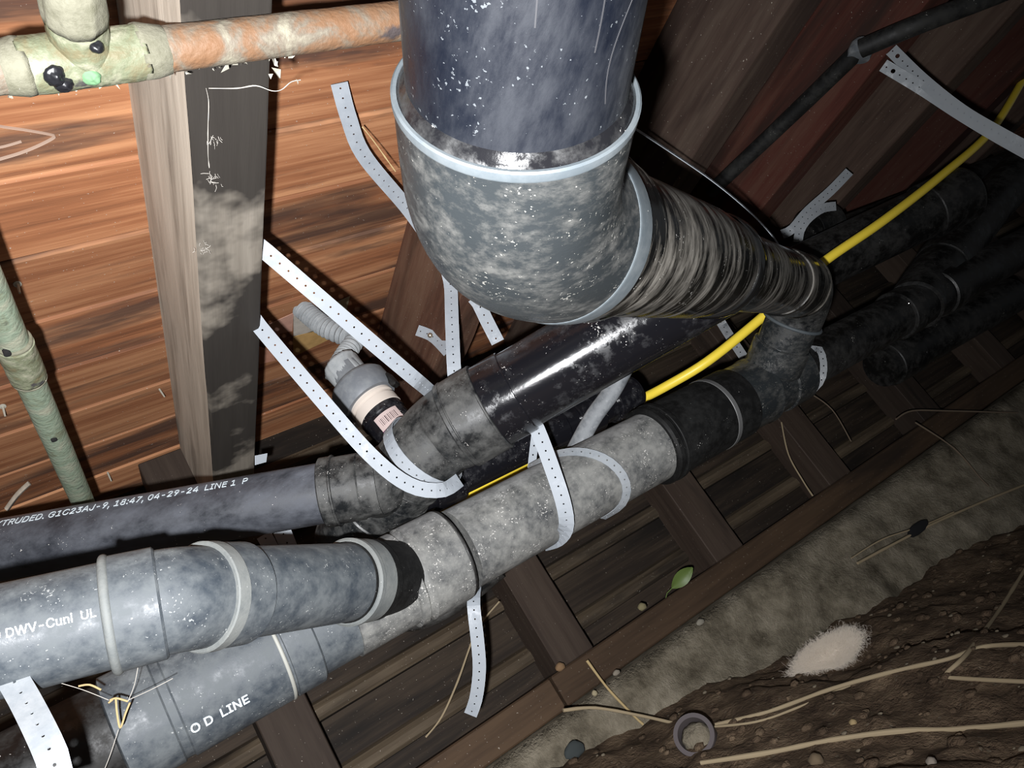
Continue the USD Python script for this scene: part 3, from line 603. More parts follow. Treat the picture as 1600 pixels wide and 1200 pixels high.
part(dk3, "socket", lathe(P(1262, 362, 1.80), q1 - q0, [(0, 0.03), (0, 0.048), (0.003, 0.050), (0.075, 0.050), (0.078, 0.048), (0.078, 0.03)]), M_DARK)

dk4 = thing("far_dark_blunt_pipe", "black blunt-ended pipe behind the yellow cable at the right", "pipe", loc=P(1400, 350, 1.70))
q0, q1 = P(1215, 442, 1.58), P(1508, 302, 1.66); ql = np.linalg.norm(q1 - q0)
part(dk4, "pipe", lathe(q0, q1 - q0, [(0, 0.04), (0, 0.056), (ql - 0.10, 0.056), (ql - 0.10, 0.04)]), M_DARK)
part(dk4, "end_cap", lathe(q0, q1 - q0, [(ql - 0.11, 0.05), (ql - 0.11, 0.060), (ql - 0.108, 0.062), (ql - 0.012, 0.062), (ql - 0.004, 0.059), (ql, 0.055), (ql, 0.01)]), M_DARK)

# old iron pipe along the joists at the upper right
iron = thing("old_iron_pipe", "slim dark iron pipe with a bend under the reddish joists at the upper right", "pipe", loc=P(1340, 80, 1.30))
ip = [P(1110, 300, 1.62), P(1235, 182, 1.44), P(1338, 82, 1.30)]
part(iron, "pipe", tube(spline(ip, 6), 0.0145, 20), M_IRON)
part(iron, "pipe", tube(spline([P(1345, 76, 1.285), P(1430, 40, 1.235), P(1540, -2, 1.225), P(1660, -50, 1.22)], 6), 0.0155, 20), M_IRON)
kn = lathe(P(1341, 92, 1.295), P(1349, 58, 1.30) - P(1341, 92, 1.295), [(0, 0.008), (0.002, 0.018), (0.012, 0.020), (0.026, 0.018), (0.034, 0.012)], 20)
part(iron, "elbow", kn, M_CONDUIT)

# ---------------------------------------------------------------- grey conduit and yellow cable
cd = thing("grey_conduit", "short slanting grey conduit between the black pipe and the long grey pipe", "conduit", loc=P(945, 630, 1.2))
part(cd, "tube", tube(spline([P(995, 535, 1.20), P(960, 605, 1.21), P(925, 655, 1.215), P(893, 715, 1.22)], 6), 0.0145, 24, squash=0.8), M_CONDUIT)
yel = [P(1640, 50, 2.05), P(1600, 122, 1.95), P(1548, 205, 1.78), P(1470, 275, 1.60), P(1380, 345, 1.46), P(1290, 407, 1.405), P(1240, 452, 1.40), P(1180, 505, 1.40), P(1105, 565, 1.39), P(1040, 604, 1.41), P(985, 633, 1.44), P(900, 682, 1.42), P(820, 733, 1.34), P(725, 778, 1.275), P(690, 800, 1.27)]
solo("yellow_cable", tube(spline(yel, 6), 0.0088, 20), M_YELLOW, "smooth yellow cable sweeping from the upper right behind the pipes", "cable")

# ---------------------------------------------------------------- hanger straps
def strap(label, pts, width=0.0195, side=None, big=(), mt=None, screws=(), n=10, group=None):
    t = thing("hanger_strap", label, "strap", loc=pts[0], group=group)
    part(t, "band", strap_mesh(pts, width, side, big=big, n=n), mt or M_STRAP, smooth=20)
    for p in screws:
        part(t, "screw", screw(p, toward(p)), M_STEEL)
    return t
s1 = [P(404, 384, 0.868), P(420, 397, 0.872), P(540, 500, 0.92), P(640, 585, 0.985), P(664, 605, 1.03), P(690, 628, 1.12)]
strap("long taut white perforated strap from the joist to the top of the black coupling", s1)
# loop strap: ring round the wye body, then up to the joist
rc = FC
def ringpt(c, ang, r, ax=XH):
    ax = nrm(ax); n_ = nrm(toward(c) - ax * (toward(c) @ ax)); b_ = np.cross(n_, ax)
    return c + r * (math.cos(ang) * n_ + math.sin(ang) * b_)
lp2 = strap("white perforated strap from the joist looped under the black wye fitting", [P(396, 497, 0.972), P(412, 518, 0.972), P(500, 622, 0.965), P(580, 712, 0.968), P(640, 758, 0.985), P(690, 766, 1.005), P(718, 750, 1.04)])
rp = [ringpt(rc, a, 0.0605, rdir) for a in np.linspace(-2.4, 2.4, 15)]
part(lp2, "loop", strap_mesh(np.array(rp), 0.0195, side=rdir, n=4), M_STRAP, smooth=20)
s3 = [P(530, 130, 0.915), P(545, 185, 0.95), P(570, 245, 1.0), P(640, 330, 1.10), P(688, 402, 1.17), P(703, 440, 1.185), P(706, 500, 1.15), P(709, 570, 1.12), P(714, 640, 1.12)]
strap("long curling white strap hanging from the planks left of the big elbow", s3, width=0.0205, big=(24,), screws=[P(703, 433, 1.19)])
strap("short white strap stub screwed to the joist behind the curling strap", [P(652, 516, 1.345), P(676, 526, 1.33), P(700, 550, 1.30)], screws=[P(672, 524, 1.325)])
strap("short white strap piece emerging below the big elbow's underside", [P(728, 455, 1.24), P(745, 470, 1.24), P(760, 500, 1.24), P(778, 535, 1.24)], width=0.022)
s6 = [P(828, 650, 1.06), P(840, 672, 1.045), P(862, 730, 1.035), P(880, 785, 1.035), P(885, 822, 1.05), P(873, 842, 1.085), P(850, 850, 1.13)]
lp6 = strap("white perforated strap drawn tight over the front of the long grey pipe", s6, width=0.021)
lo, sd = [], []
for a_, t_ in ((1.75, 0.070), (1.3, 0.100), (0.8, 0.128), (0.3, 0.150), (-0.2, 0.163), (-0.7, 0.166), (-1.2, 0.158), (-1.7, 0.140)):
    lo.append(ringpt(mainp(t_), a_, 0.0605)); sd.append(nrm(XH + 0.35 * (lo[-1] - mainp(t_)) / 0.06))
part(lp6, "loop", strap_mesh(np.array(lo), 0.0135, side=sd), M_STRAPDIM, smooth=20)
strap("narrow white strap end behind the strap on the long grey pipe", [P(839, 660, 1.18), P(834, 700, 1.18), P(829, 745, 1.19)], width=0.0125)
strap("white perforated strap dangling free below the grey wye", [P(742, 915, 1.16), P(740, 945, 1.13), P(746, 1000, 1.12), P(749, 1045, 1.12), P(744, 1090, 1.125), P(735, 1117, 1.13)], width=0.0195)
strap("wide-looking white perforated strap hanging across the black pipe at the bottom left corner", [P(18, 1058, 0.60), P(38, 1092, 0.585), P(65, 1145, 0.56), P(84, 1190, 0.545), P(92, 1240, 0.54)], width=0.0205, mt=M_STRAPDIM)
strap("small white strap end sticking out above the blue-grey pipe, left of its twin", [P(412, 836, 1.10), P(424, 858, 1.09), P(432, 885, 1.08)], width=0.021)
strap("small white strap end beside its twin, nearer the black fitting", [P(440, 828, 1.115), P(450, 852, 1.105), P(460, 885, 1.095)], width=0.024)
strap("upper prong of the forked white strap nailed to the reddish joist", [P(1391, 76, 1.335), P(1440, 124, 1.31), P(1500, 172, 1.28), P(1560, 208, 1.25), P(1625, 243, 1.22)], width=0.0205, mt=M_STRAPDIM, big=(1,))
strap("lower prong of the forked white strap nailed to the reddish joist", [P(1380, 102, 1.325), P(1440, 138, 1.312), P(1500, 177, 1.285), P(1560, 213, 1.256), P(1625, 249, 1.226)], width=0.0205, mt=M_STRAPDIM, big=(1,))
lp11 = strap("crumpled white strap looped over the dim black pipe at upper right", [P(1327, 268, 1.72), P(1298, 298, 1.715), P(1262, 330, 1.71), P(1238, 358, 1.715), P(1222, 366, 1.73)], width=0.021, mt=M_STRAPDIM)
part(lp11, "loop", strap_mesh(np.array([P(1306, 322, 1.72), P(1284, 326, 1.705), P(1262, 342, 1.70), P(1250, 360, 1.705), P(1247, 378, 1.72)]), 0.02), M_STRAPDIM, smooth=20)
strap("dull metal strap with dark holes crossing behind the yellow cable", [P(1018, 338, 1.81), P(1062, 402, 1.70), P(1118, 490, 1.60), P(1140, 525, 1.60), P(1170, 570, 1.60)], width=0.019, mt=M_CONDUIT)
wr = [P(980, 193, 0.98), P(1040, 232, 1.03), P(1110, 280, 1.08), P(1165, 325, 1.11), P(1205, 366, 1.12), P(1224, 396, 1.125)]
strap("white strap seen edge-on, stretched from the big elbow to the small end bend", wr, width=0.019, side=[nrm(ray(*xy) + 0.10 * (R @ np.array([0.6, -0.6, 0]))) for xy in ((980, 193), (1040, 232), (1110, 280), (1165, 325), (1205, 366), (1224, 396))])
lp14 = strap("grey loose strap loop round the foot of the drop pipe", [P(1262, 548, 1.40), P(1280, 545, 1.38), P(1287, 570, 1.37), P(1283, 595, 1.37), P(1265, 613, 1.38), P(1245, 622, 1.40)], width=0.012, mt=M_CONDUIT)
part(lp14, "inner_turn", strap_mesh(np.array([P(1258, 560, 1.40), P(1266, 580, 1.375), P(1264, 604, 1.375), P(1250, 618, 1.39)]), 0.012), M_CONDUIT, smooth=20)

# ---------------------------------------------------------------- copper water pipes
zc = 0.5035
cA = on_z(300, 72, zc); yA, zA = cA[1], cA[2]
cop = thing("copper_water_pipe", "corroded copper water pipe with a tee crossing under the joist at upper left", "pipe", loc=(on_z(135, 100, zc)))
xt = on_z(132, 100, zc)[0]
def cpt(x): return np.array([x, yA, zA])
def lumpy(mesh, amp, sc, seed=1):
    v = np.array(mesh.vertices); n = np.array(mesh.vertex_normals)
    return trimesh.Trimesh(v + n * (amp * (meshkit.fbm(v * sc) - 0.45))[:, None], mesh.faces, process=False)
def rod(p, q, r, n=40, seg=40): return tube(np.linspace(p, q, n), r, seg)
part(cop, "pipe", lumpy(rod(cpt(xt + 0.03), cpt(0.62), 0.0160), 0.0012, 60), M_COPPER, smooth=True)
part(cop, "pipe", lumpy(rod(cpt(xt - 0.35), cpt(xt - 0.03), 0.0160), 0.0012, 60), M_COPPER, smooth=True)
part(cop, "tee", lumpy(rod(cpt(xt - 0.040), cpt(xt + 0.040), 0.0190), 0.003, 90), M_PATINA, smooth=True, label="green-crusted copper tee")
part(cop, "tee_outlet", lumpy(rod(cpt(xt), cpt(xt) + [0, -0.040, 0.0], 0.0188), 0.003, 90), M_PATINA, smooth=True)
part(cop, "riser", lumpy(rod(cpt(xt) + [0, -0.035, 0], cpt(xt) + [0, -0.20, 0], 0.0162), 0.0012, 60), M_GREEN, smooth=True)
part(cop, "solder_ring", lumpy(lathe(cpt(xt), XH, [(0.036, 0.012), (0.036, 0.0192), (0.040, 0.0196), (0.046, 0.0186), (0.056, 0.0166), (0.057, 0.012)]), 0.003, 120), M_SOLDER, smooth=True)
part(cop, "solder_ring", lumpy(lathe(cpt(xt), -XH, [(0.036, 0.012), (0.036, 0.0192), (0.040, 0.0194), (0.046, 0.0184), (0.052, 0.0166), (0.053, 0.012)]), 0.003, 120), M_SOLDER, smooth=True)
part(cop, "solder_ring", lumpy(lathe(cpt(xt), [0, -1, 0], [(0.030, 0.012), (0.030, 0.0190), (0.036, 0.0200), (0.050, 0.0196), (0.060, 0.0170), (0.061, 0.012)]), 0.006, 120), M_SOLDER, smooth=True)
lump = []
for (px_, py_, s) in ((85, 118, 0.0065), (98, 128, 0.006), (150, 72, 0.005), (142, 118, 0.006)):
    c = on_z(px_, py_, zc - 0.0165); s_ = trimesh.creation.icosphere(3, s); s_.apply_translation(c); lump.append(lumpy(s_, 0.006, 160))
part(cop, "tar_blob", cat_mesh(lump[:3]), plain("tar_black", (0.012, 0.012, 0.014), 0.25), smooth=True, label="black tarry blobs")
part(cop, "verdigris", lump[3], plain("verdigris_green", (0.12, 0.24, 0.12), 0.8), smooth=True)
fl = []
for k in range(46):
    px_ = rng.choice([rng.uniform(0, 180), rng.uniform(200, 470)]); u = rng.uniform(0.4, 1.0)
    yy = 150 - 0.135 * px_ + rng.normal(0, 2)
    c = on_z(px_, yy, zc - 0.003); a = rng.normal(size=(4, 3)) * rng.uniform(0.001, 0.003)
    fl.append(trimesh.convex.convex_hull(c + a))
part(cop, "scale_flake", cat_mesh(fl), M_WHITE, smooth=False, kind="stuff", label="pale flaking scale under the pipe")

z2 = 0.55; c2y0 = on_z(70, 640, z2)
cop2 = thing("green_copper_pipe", "green-patinated copper pipe with a coupling at the left edge above the printed pipe", "pipe", loc=c2y0)
def c2(y): return np.array([c2y0[0] - 0.002, y, ZC + z2])
yk = on_z(25, 565, z2)[1]
part(cop2, "pipe", lumpy(rod(c2(0.45), c2(1.42), 0.0152), 0.001, 60), M_GREEN, smooth=True)
part(cop2, "coupling", lumpy(rod(c2(yk - 0.034), c2(yk + 0.034), 0.0182), 0.0025, 90), M_PATINA, smooth=True, label="crusty coupling")
for s in (-0.037, 0.037): part(cop2, "solder_ring", lumpy(bead(c2(yk), [0, 1, 0], s, 0.0156, 0.0026), 0.0015, 120), M_SOLDER, smooth=True)
for y_, px_, py_ in ((0, 12, 554), (1, 85, 688)):
    c = on_z(px_, py_, z2 - 0.017)
    part(cop2, "pit", lathe(c, [0, 0, -1], [(-0.006, 0.0035), (0.0005, 0.0035), (0.001, 0.001)], 14), plain("pit_black", (0.006, 0.005, 0.005), 0.9), label="dark corrosion pit")

# ---------------------------------------------------------------- air valve with corrugated hose
av = thing("air_admittance_valve", "grey capped valve with corrugated hose, cream collar and black base with barcode sticker", "valve", loc=P(570, 615, 1.2))
A0, A1 = P(533, 572, 1.20), P(632, 690, 1.14)
ax = nrm(A1 - A0)
def corr(pts, r, n, amp):
    p = spline(pts, 30); k = len(p)
    return tube(p, r + amp * (np.abs(np.sin(np.linspace(0, n * np.pi, k))) - 0.5), 28)
part(av, "corrugated_hose", corr([P(470, 480, 1.31), P(488, 496, 1.30), P(510, 512, 1.29), P(548, 528, 1.275)], 0.0150, 17, 0.006), M_HOSE, label="grey corrugated hose")
part(av, "corrugated_hose", corr([P(556, 530, 1.275), P(546, 545, 1.25), P(538, 556, 1.235), P(530, 570, 1.215)], 0.0140, 9, 0.005), M_HOSE)
part(av, "torn_sleeve", lumpy(lathe(A0 - ax * 0.004, ax, [(-0.01, 0.010), (-0.004, 0.022), (0.0, 0.0285), (0.004, 0.030), (0.010, 0.0285), (0.05, 0.027)], 64), 0.012, 70), M_HOSE, smooth=True, label="frayed grey sleeve")
Ld = np.linalg.norm(A1 - A0)
part(av, "cap", lathe(A0, ax, [(0.010, 0.02), (0.010, 0.027), (0.030, 0.028), (0.034, 0.030), (0.040, 0.042), (0.048, 0.0475), (0.068, 0.0475), (0.078, 0.045), (0.082, 0.043), (0.082, 0.03)]), dusty("cap_grey_rubber", (0.14, 0.15, 0.165), (0.22, 0.23, 0.235), 0.5, rough=0.5, specks=0.2), label="domed grey cap")
for a_ in (-1.45, 1.35):
    c = A0 + ax * 0.078
    part(av, "clip", cyl_map(chamfer_box((-0.010, -0.009, -0.004), (0.014, 0.009, 0.006), 0.002), c, ax, 0.045, a_, toward(c)), M_DARK, label="dark clip")
part(av, "collar", lathe(A0, ax, [(0.072, 0.02), (0.072, 0.036), (0.086, 0.0365), (0.088, 0.033), (0.092, 0.033), (0.094, 0.0365), (0.108, 0.0365), (0.110, 0.034), (0.110, 0.02)]), plain("cream_plastic", (0.58, 0.51, 0.45), 0.5), label="cream collar")
base_ = part(av, "base", lathe(A0, ax, [(0.104, 0.02), (0.104, 0.033), (0.108, 0.0355), (0.118, 0.0355), (0.120, 0.034), (0.163, 0.034), (0.163, 0.02)]), M_BLACK, label="black base")
sb = A0 + ax * 0.124
part(base_, "sticker", cyl_map(grid_patch(0.0, 0.024, -0.020, 0.020, 0.0006, 2, 10), sb, ax, 0.0342, 0.15, toward(sb)), plain("sticker_pink", (0.48, 0.38, 0.36), 0.5), label="pale sticker")
part(base_, "sticker_band", cyl_map(grid_patch(0.024, 0.031, -0.020, 0.020, 0.0006, 2, 10), sb, ax, 0.0342, 0.15, toward(sb)), plain("sticker_purple", (0.12, 0.02, 0.08), 0.5), label="purple sticker edge")
bars = []
for k, w in enumerate([1, 2, 1, 1, 3, 1, 2, 1, 2, 1, 1, 2]):
    y_ = -0.014 + k * 0.0024
    bars.append(cyl_map(grid_patch(0.006, 0.018, y_, y_ + 0.0005 * w, 0.0003, 1, 1), sb, ax, 0.0349, 0.15, toward(sb)))
part(base_, "barcode", cat_mesh(bars), plain("bar_ink", (0.10, 0.07, 0.07), 0.6), smooth=False)

# ---------------------------------------------------------------- small things on the wood
def on_ceiling(x, y, lift=0.0): return on_z(x, y, ZS - 0.0008 - lift)
def nail(label, x0, y0, x1, y1, out=0.02, mt=None, head=True, group=None):
    p = on_ceiling(x0, y0); q = on_z(x1, y1, ZS - out)
    t = thing("nail", label, "nail", loc=p, group=group)
    part(t, "shank", tube([p, (p + q) / 2, q], [0.0016, 0.0016, 0.0012], 10), mt or M_WHITE)
    if head: part(t, "head", lathe(p, q - p, [(0, 0.001), (0.0005, 0.0045), (0.002, 0.0045), (0.0025, 0.001)], 14), mt or M_WHITE)
nail("pale nail point poking through the plank above the green coupling", 27, 443, 31, 458)
nail("pale nail point in the plank left of the green pipe", 4, 634, 8, 650)
nail("thin nail point in the plank right of the green pipe's lower end", 168, 738, 174, 752, head=False)
nail("thin nail point in the plank beside the grey joist's foot", 249, 608, 257, 620, head=False)
st = [on_ceiling(46, 755, 0.004), on_ceiling(28, 772, 0.01), on_ceiling(10, 796, 0.02)]
solo("wood_splinter", tube(spline(st, 4), [0.005] * 9, 10, squash=0.5), M_JOIST, "tan wood splinter hanging under the planks at the left edge", "splinter")
# crayon mark: a pointed oval drawn on the plank
mk = [on_ceiling(x, y, 0.0004) for x, y in ((-30, 188), (0, 196), (40, 202), (78, 209), (84, 213), (60, 226), (30, 238), (0, 247), (-30, 256))]
mk2 = [on_ceiling(x, y, 0.0004) for x, y in ((-20, 232), (5, 228), (33, 220))]
cm = thing("chalk_mark", "pale chalk oval drawn on the plank at the upper left", "mark", loc=mk[0])
part(cm, "outer_stroke", tube(spline(mk, 6), 0.0035, 8, squash=0.1), plain("chalk", (0.36, 0.26, 0.2), 0.95))
part(cm, "inner_stroke", tube(spline(mk2, 6), 0.0028, 8, squash=0.1), plain("chalk_thin", (0.36, 0.26, 0.2), 0.95))
# pale unpainted patches on the planks near the hose
def patch(label, pts, col, nm, t=0.0012):
    q = np.array([on_ceiling(x, y, 0) for x, y in pts]); z = ZC + ZS - 0.0016
    m = trimesh.creation.extrude_polygon(Polygon(q[:, :2]), t, engine="earcut"); m.apply_translation([0, 0, z - t])
    solo("paint_patch", m, dusty("patch_" + nm, col, tuple(min(1, c * 1.35) for c in col), 0.5, rough=0.7, big=25, specks=0.1), label, "paint patch")
patch("pale pink paint patch on the plank left of the hose", [(418, 506), (458, 488), (456, 516), (436, 520), (438, 540), (421, 528)], (0.36, 0.20, 0.15), "pink")
patch("off-white paint patch on the plank beside the corrugated hose", [(458, 492), (482, 486), (500, 514), (458, 524)], (0.34, 0.31, 0.27), "white")
patch("ochre bare-wood patch on the plank under the corrugated hose", [(457, 526), (500, 512), (512, 530), (458, 556)], (0.36, 0.22, 0.08), "ochre")
patch("pinkish patch on the plank between the two taut straps", [(404, 540), (424, 548), (430, 562), (404, 568)], (0.36, 0.17, 0.11), "salmon")
patch("small cream paper scrap on the plank above the taut strap", [(523, 472), (546, 462), (540, 486), (532, 482)], (0.32, 0.29, 0.19), "cream")
fg = on_x(405, 715, 0.2545)
m = trimesh.convex.convex_hull(np.array([P(398, 712, 1.22), P(418, 708, 1.22), P(416, 722, 1.22), P(398, 727, 1.22), P(398, 712, 1.225), P(418, 708, 1.225), P(416, 722, 1.225)]))
solo("paper_scrap", m, M_STRAP, "small white scrap at the foot of the grey joist", "scrap")
# cobwebs and lint
def web(label, pts, r=0.00042, mt=None, name="cobweb"):
    p = spline(pts, 5); k = len(p)
    w = r * (0.5 + 1.2 * meshkit.noise(p * 160, 5))
    solo(name, tube(p, w, 6), mt or M_WEB, label, name.replace("_", " "))
def jz(x, y): return on_z(x, y, ZJ - 0.002)
web("dusty cobweb thread down the dark underside of the left joist", [jz(322, 138), jz(326, 160), jz(325, 200), jz(325, 240), jz(327, 262)])
web("pale cobweb thread reaching right from the joist under the copper pipe", [jz(326, 138), jz(370, 138), jz(400, 134), P(425, 142, 0.66), P(440, 140, 0.66), P(455, 128, 0.66), P(470, 125, 0.66)])
lint = []
for k in range(46):
    s = rng.integers(0, 3); x, y = [(332, 280), (335, 220), (318, 390)][s]
    c = jz(x + rng.normal(0, 6), y + rng.normal(0, 6)); d = nrm(rng.normal(size=3)) * rng.uniform(0.001, 0.004)
    lint.append(tube([c - d, c + rng.normal(size=3) * 0.0008, c + d], 0.00025, 5))
solo("lint", cat_mesh(lint), M_WEB, "tufts of tan lint caught on the left joist's underside", "lint", kind="stuff")
fl2 = [trimesh.convex.convex_hull(P(x, y, 0.60) + rng.normal(size=(6, 3)) * s) for x, y, s in ((428, 108, 0.0018), (436, 114, 0.0018), (432, 98, 0.0012), (424, 118, 0.0015), (466, 126, 0.0012))]
solo("flake", cat_mesh(fl2), M_WHITE, "cream torn flake hanging beneath the copper pipe right of the joist", "flake", kind="stuff", smooth=False)
web("single hanging tan fibre beside the curling strap", [P(566, 198, 0.955), P(585, 222, 0.96), P(605, 250, 0.97), P(618, 268, 0.98)], 0.0008, M_STRAW, "fibre")
web("thin web strand from the big elbow to a white speck", [P(978, 240, 0.62), P(1010, 272, 0.8), P(1038, 300, 1.0)], 0.0004)
sp = trimesh.creation.icosphere(2, 0.006); sp.apply_translation(P(1041, 303, 1.02)); solo("egg_sac", lumpy(sp, 0.006, 120), plain("sac", (0.6, 0.5, 0.32), 0.8), "tiny cream egg sac hanging right of the big elbow", "egg sac", smooth=True)
# straw tangle on the lower left pipe
stw = thing("straw_wisp", "bent yellow straws caught between the two lower left pipes", "straw", loc=P(185, 1095, 0.74))
for pts in ([(123, 1072), (140, 1070), (158, 1078)], [(172, 1094), (182, 1091), (200, 1096)], [(181, 1092), (183, 1115), (188, 1137), (196, 1115), (203, 1098)], [(170, 1098), (176, 1093)]):
    part(stw, "stalk", tube(spline([P(x, y, 0.735) for x, y in pts], 5), 0.0010, 8), M_STRAW)
for i, pts in enumerate(([(90, 1066), (130, 1078), (170, 1094)], [(216, 1040), (210, 1070), (200, 1096)], [(200, 1094), (235, 1078), (270, 1060)], [(185, 1140), (172, 1180), (160, 1210)])):
    part(stw, "thread", tube(spline([P(x, y, 0.735) for x, y in pts], 4), 0.0004, 6), M_WEB)

# ---------------------------------------------------------------- on the ground
def root(label, px, r=0.003, mt=None, lift=0.004, surf=on_soil):
    pts = [surf(x, y, lift) for x, y in px]
    p = spline(pts, 6); w = r * (0.8 + 0.5 * meshkit.noise(p * 40, 9))
    solo("root", tube(p, w, 9), mt or M_ROOT, label, "root")
root("long tan root from the round pipe stub rising to the right edge", [(1118, 1132), (1200, 1112), (1300, 1076), (1400, 1048), (1480, 1030), (1540, 1010), (1615, 1007)], 0.0030)
root("lowest tan root curving along the bottom right of the soil", [(1095, 1192), (1200, 1176), (1300, 1156), (1400, 1143), (1500, 1139), (1620, 1128)], 0.0034)
root("kinked root making a sharp V near the right edge", [(1612, 872), (1590, 908), (1560, 955), (1510, 1022), (1478, 1054), (1500, 1060), (1620, 1066)], 0.0030)
root("thin root arching left from the round pipe stub over the concrete", [(880, 1110), (930, 1106), (1000, 1118), (1062, 1132)], 0.0026, surf=lambda x, y, l: on_y(x, y, JW - 0.125))
root("faint root running right from the stub just below the long one", [(1110, 1136), (1180, 1128), (1240, 1108), (1330, 1070)], 0.0018)
def on_foot(x, y, lift=0.004): return on_y(x, y, JW - 0.105 - lift)
root("long root draped along the top of the concrete at the right", [(1340, 880), (1400, 848), (1465, 815), (1540, 782), (1615, 752)], 0.0028, surf=on_foot)
root("second fine root beside the dark hollow on the concrete", [(1330, 872), (1380, 842), (1440, 822), (1490, 800)], 0.0016, surf=on_foot)
root("dark root arch near the right edge above the concrete", [(1400, 655), (1425, 642), (1480, 642), (1590, 645)], 0.0020, M_ROOTD, surf=on_foot)
root("dark twig slanting down the concrete at the right", [(1430, 660), (1490, 700), (1530, 745), (1545, 760)], 0.0020, M_ROOTD, surf=on_foot)
root("dry straw leaning across the sill at lower centre", [(917, 1032), (950, 1076), (990, 1118), (1005, 1132)], 0.0024, M_STRAW, surf=lambda x, y, l: on_y(x, y, JW - 0.06))
root("thin dark vine hanging below the drop pipe's foot", [(1262, 612), (1300, 640), (1330, 690)], 0.0016, M_ROOTD, surf=lambda x, y, l: on_y(x, y, JW - 0.02))
root("long thin vine hanging on the boards below the end bend", [(1221, 660), (1232, 710), (1255, 752), (1270, 775)], 0.0018, M_ROOT, surf=lambda x, y, l: on_y(x, y, JW - 0.02))
root("thin brown vine dangling on the wall boards left of the dangling strap", [(780, 940), (745, 985), (715, 1065), (690, 1120), (665, 1152)], 0.0018, M_ROOT, surf=lambda x, y, l: on_y(x, y, JW - 0.02))
# pipe stub
pc = on_soil(1088, 1152, 0.01)
stub = thing("pipe_stub", "short round grey pipe stub half full of soil at the bottom", "pipe stub", loc=pc)
sa = nrm(toward(pc) * 0.85 + UP * 0.35 + XH * -0.1)
part(stub, "rim", lathe(pc - sa * 0.03, sa, [(0, 0.025), (0, 0.031), (0.034, 0.032), (0.042, 0.034), (0.046, 0.033), (0.046, 0.026), (0.02, 0.025), (0.018, 0.001)], 40), plain("stub_grey", (0.09, 0.075, 0.078), 0.7))
part(stub, "soil_plug", lumpy(lathe(pc, sa, [(-0.02, 0.02), (-0.004, 0.025), (0.004, 0.018), (0.008, 0.002)], 32), 0.012, 90), M_CONC, smooth=True, label="crumbled soil plug")
# fluffy nest
fc = on_soil(1292, 1024, 0.018)
du = nrm(P(1350, 990, 1.3) - P(1235, 1060, 1.3)); du = nrm(du - UP * du[2]); dv = np.cross(UP, du)
fz_ = thing("fluff_clump", "pale fluffy clump of fibre lying on the soil at lower right", "fluff", loc=fc)
s_ = trimesh.creation.icosphere(4, 1.0); v = np.array(s_.vertices)
v = v * (1 + 0.30 * (meshkit.fbm(v * 2.5 + 3) - 0.5))[:, None]
core = fc + v[:, :1] * du * 0.048 + v[:, 1:2] * dv * 0.027 + v[:, 2:] * UP * 0.017
M_FLUFF = plain("fluff_fibre", (0.86, 0.77, 0.66), 1.0, 0, 0.05)
part(fz_, "core", trimesh.Trimesh(core, s_.faces, process=False), M_FLUFF, smooth=True)
hp, hw, hn = [], [], 0
for k in range(15000):
    a = nrm(rng.normal(size=3)); q_ = rng.uniform(0.5, 1.05) + abs(rng.normal(0, 0.16)); b = fc + q_ * (a[0] * du * 0.066 + a[1] * dv * 0.038 + a[2] * UP * 0.024)
    d = nrm(a[0] * du * 0.6 + a[1] * dv + a[2] * UP + rng.normal(size=3) * 0.7) * rng.uniform(0.004, 0.013)
    hp += [b - d * 0.4, b + d * 0.4 + rng.normal(size=3) * 0.002, b + d]; hn += 1
cv = UsdGeom.BasisCurves.Define(stage, f"{fz_.GetPath()}/fibre")
cv.CreatePointsAttr(Vt.Vec3fArray.FromNumpy((np.array(hp) - fc).astype(np.float32))); cv.CreateCurveVertexCountsAttr(Vt.IntArray([3] * hn))
cv.CreateTypeAttr("linear"); cv.CreateWidthsAttr(Vt.FloatArray([0.00022])); cv.SetWidthsInterpolation("constant")
UsdShade.MaterialBindingAPI.Apply(cv.GetPrim()).Bind(M_FLUFF); tag(cv.GetPrim(), kind="stuff")
# leaf, stones and a dark hollow
def leaf(c, u, v, n, L, Wd_):
    xs = np.linspace(0, 1, 9); ms = []
    top = []
    for t in xs:
        w = Wd_ * math.sin(math.pi * min(1, t * 0.96 + 0.02)) ** 0.8
        for s in (-1, -0.5, 0, 0.5, 1):
            top.append(c + u * (t - 0.5) * L + v * s * w + n * (0.006 * abs(s) * 0.8 + 0.01 * math.sin(t * 3)))
    top = np.array(top); bot = top - n * 0.0006; k = len(top); f = []
    for i in range(8):
        for j in range(4):
            a = i * 5 + j; f += [[a, a + 5, a + 6], [a, a + 6, a + 1]]
    f = np.array(f)
    return trimesh.Trimesh(np.vstack([top, bot]), np.vstack([f, f[:, ::-1] + k]), process=False)
lc = on_y(1066, 903, JW - 0.025)
lf = thing("leaf", "single green leaf lying on the sill below the wall boards", "leaf", loc=lc)
lu, lv = nrm(P(1085, 885, 1) - P(1048, 922, 1)), nrm(P(1080, 918, 1) - P(1055, 890, 1))
M_LEAF = plain("leaf_green", (0.10, 0.15, 0.035), 0.5)
part(lf, "blade", leaf(lc, lu, lv, toward(lc), 0.062, 0.016), M_LEAF, smooth=True)
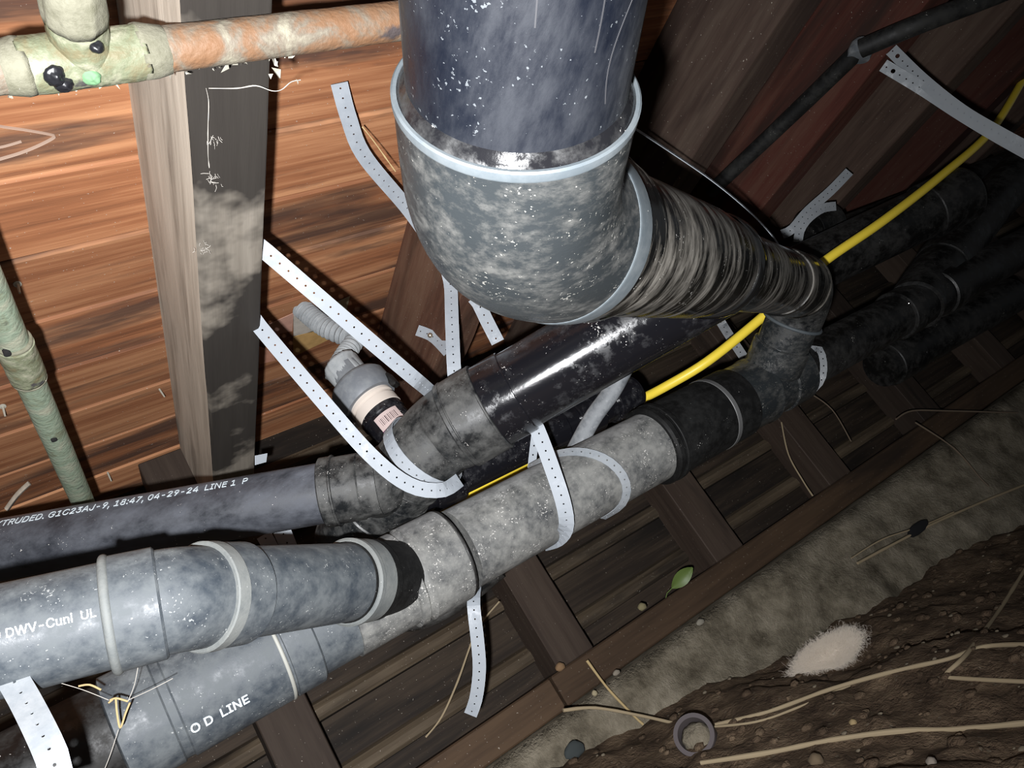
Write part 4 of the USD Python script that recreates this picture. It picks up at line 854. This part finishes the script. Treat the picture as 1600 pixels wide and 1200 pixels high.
part(lf, "stem", tube([lc - lu * 0.03, lc - lu * 0.045, lc - lu * 0.055 - UP * 0.006], 0.0011, 8), M_LEAF)
def stone(label, c, s, col, nm, name="stone", cat="stone"):
    m = trimesh.creation.icosphere(2, 1.0); v = np.array(m.vertices); v *= (1 + 0.5 * (meshkit.fbm(v * 1.8 + c) - 0.5))[:, None]
    solo(name, trimesh.Trimesh(c + v * np.asarray(s), m.faces, process=False), plain("stone_" + nm, col, 0.9), label, cat, smooth=40)
stone("dark angular stone chip set in the concrete at the bottom", on_y(897, 1172, JW - 0.075), (0.020, 0.008, 0.014), (0.035, 0.042, 0.042), "dark")
stone("small cream pebble on the concrete under the sill", on_y(929, 1083, JW - 0.062), (0.0055, 0.005, 0.0055), (0.32, 0.27, 0.17), "cream")
stone("oval pale pebble on the concrete right of the cream one", on_y(963, 1051, JW - 0.062), (0.008, 0.005, 0.005), (0.22, 0.19, 0.15), "oval")
stone("pale pebble high on the concrete below the sill", on_y(1094, 972, JW - 0.066), (0.010, 0.005, 0.006), (0.22, 0.20, 0.16), "high")
stone("tiny ochre pebble on the soil near the lowest root", on_soil(1333, 1129, 0.002), (0.0055, 0.0055, 0.005), (0.30, 0.22, 0.11), "ochre")
stone("pale pebble on the soil under the lowest root", on_soil(1455, 1190, 0.002), (0.006, 0.006, 0.005), (0.20, 0.17, 0.14), "pale")
stone("brown lump of clay at the bottom edge beside the lowest root", on_soil(1275, 1188, 0.002), (0.010, 0.010, 0.009), (0.12, 0.085, 0.05), "clay")
stone("black lump standing for a shaded hollow under the root on the concrete at right", on_foot(1434, 826), (0.040, 0.006, 0.012), (0.004, 0.004, 0.005), "scrap", "plastic_scrap", "scrap")  # black lump put in for the shade inside a hollow of the concrete
stone("orange-brown lump in front of the sill by the wall stud", on_y(875, 1042, JW - 0.03), (0.010, 0.008, 0.008), (0.20, 0.12, 0.06), "lump")
stone("tan round pebble on the sill left of the green leaf", on_y(1003, 948, JW + 0.0), (0.010, 0.008, 0.008), (0.20, 0.17, 0.09), "tan")
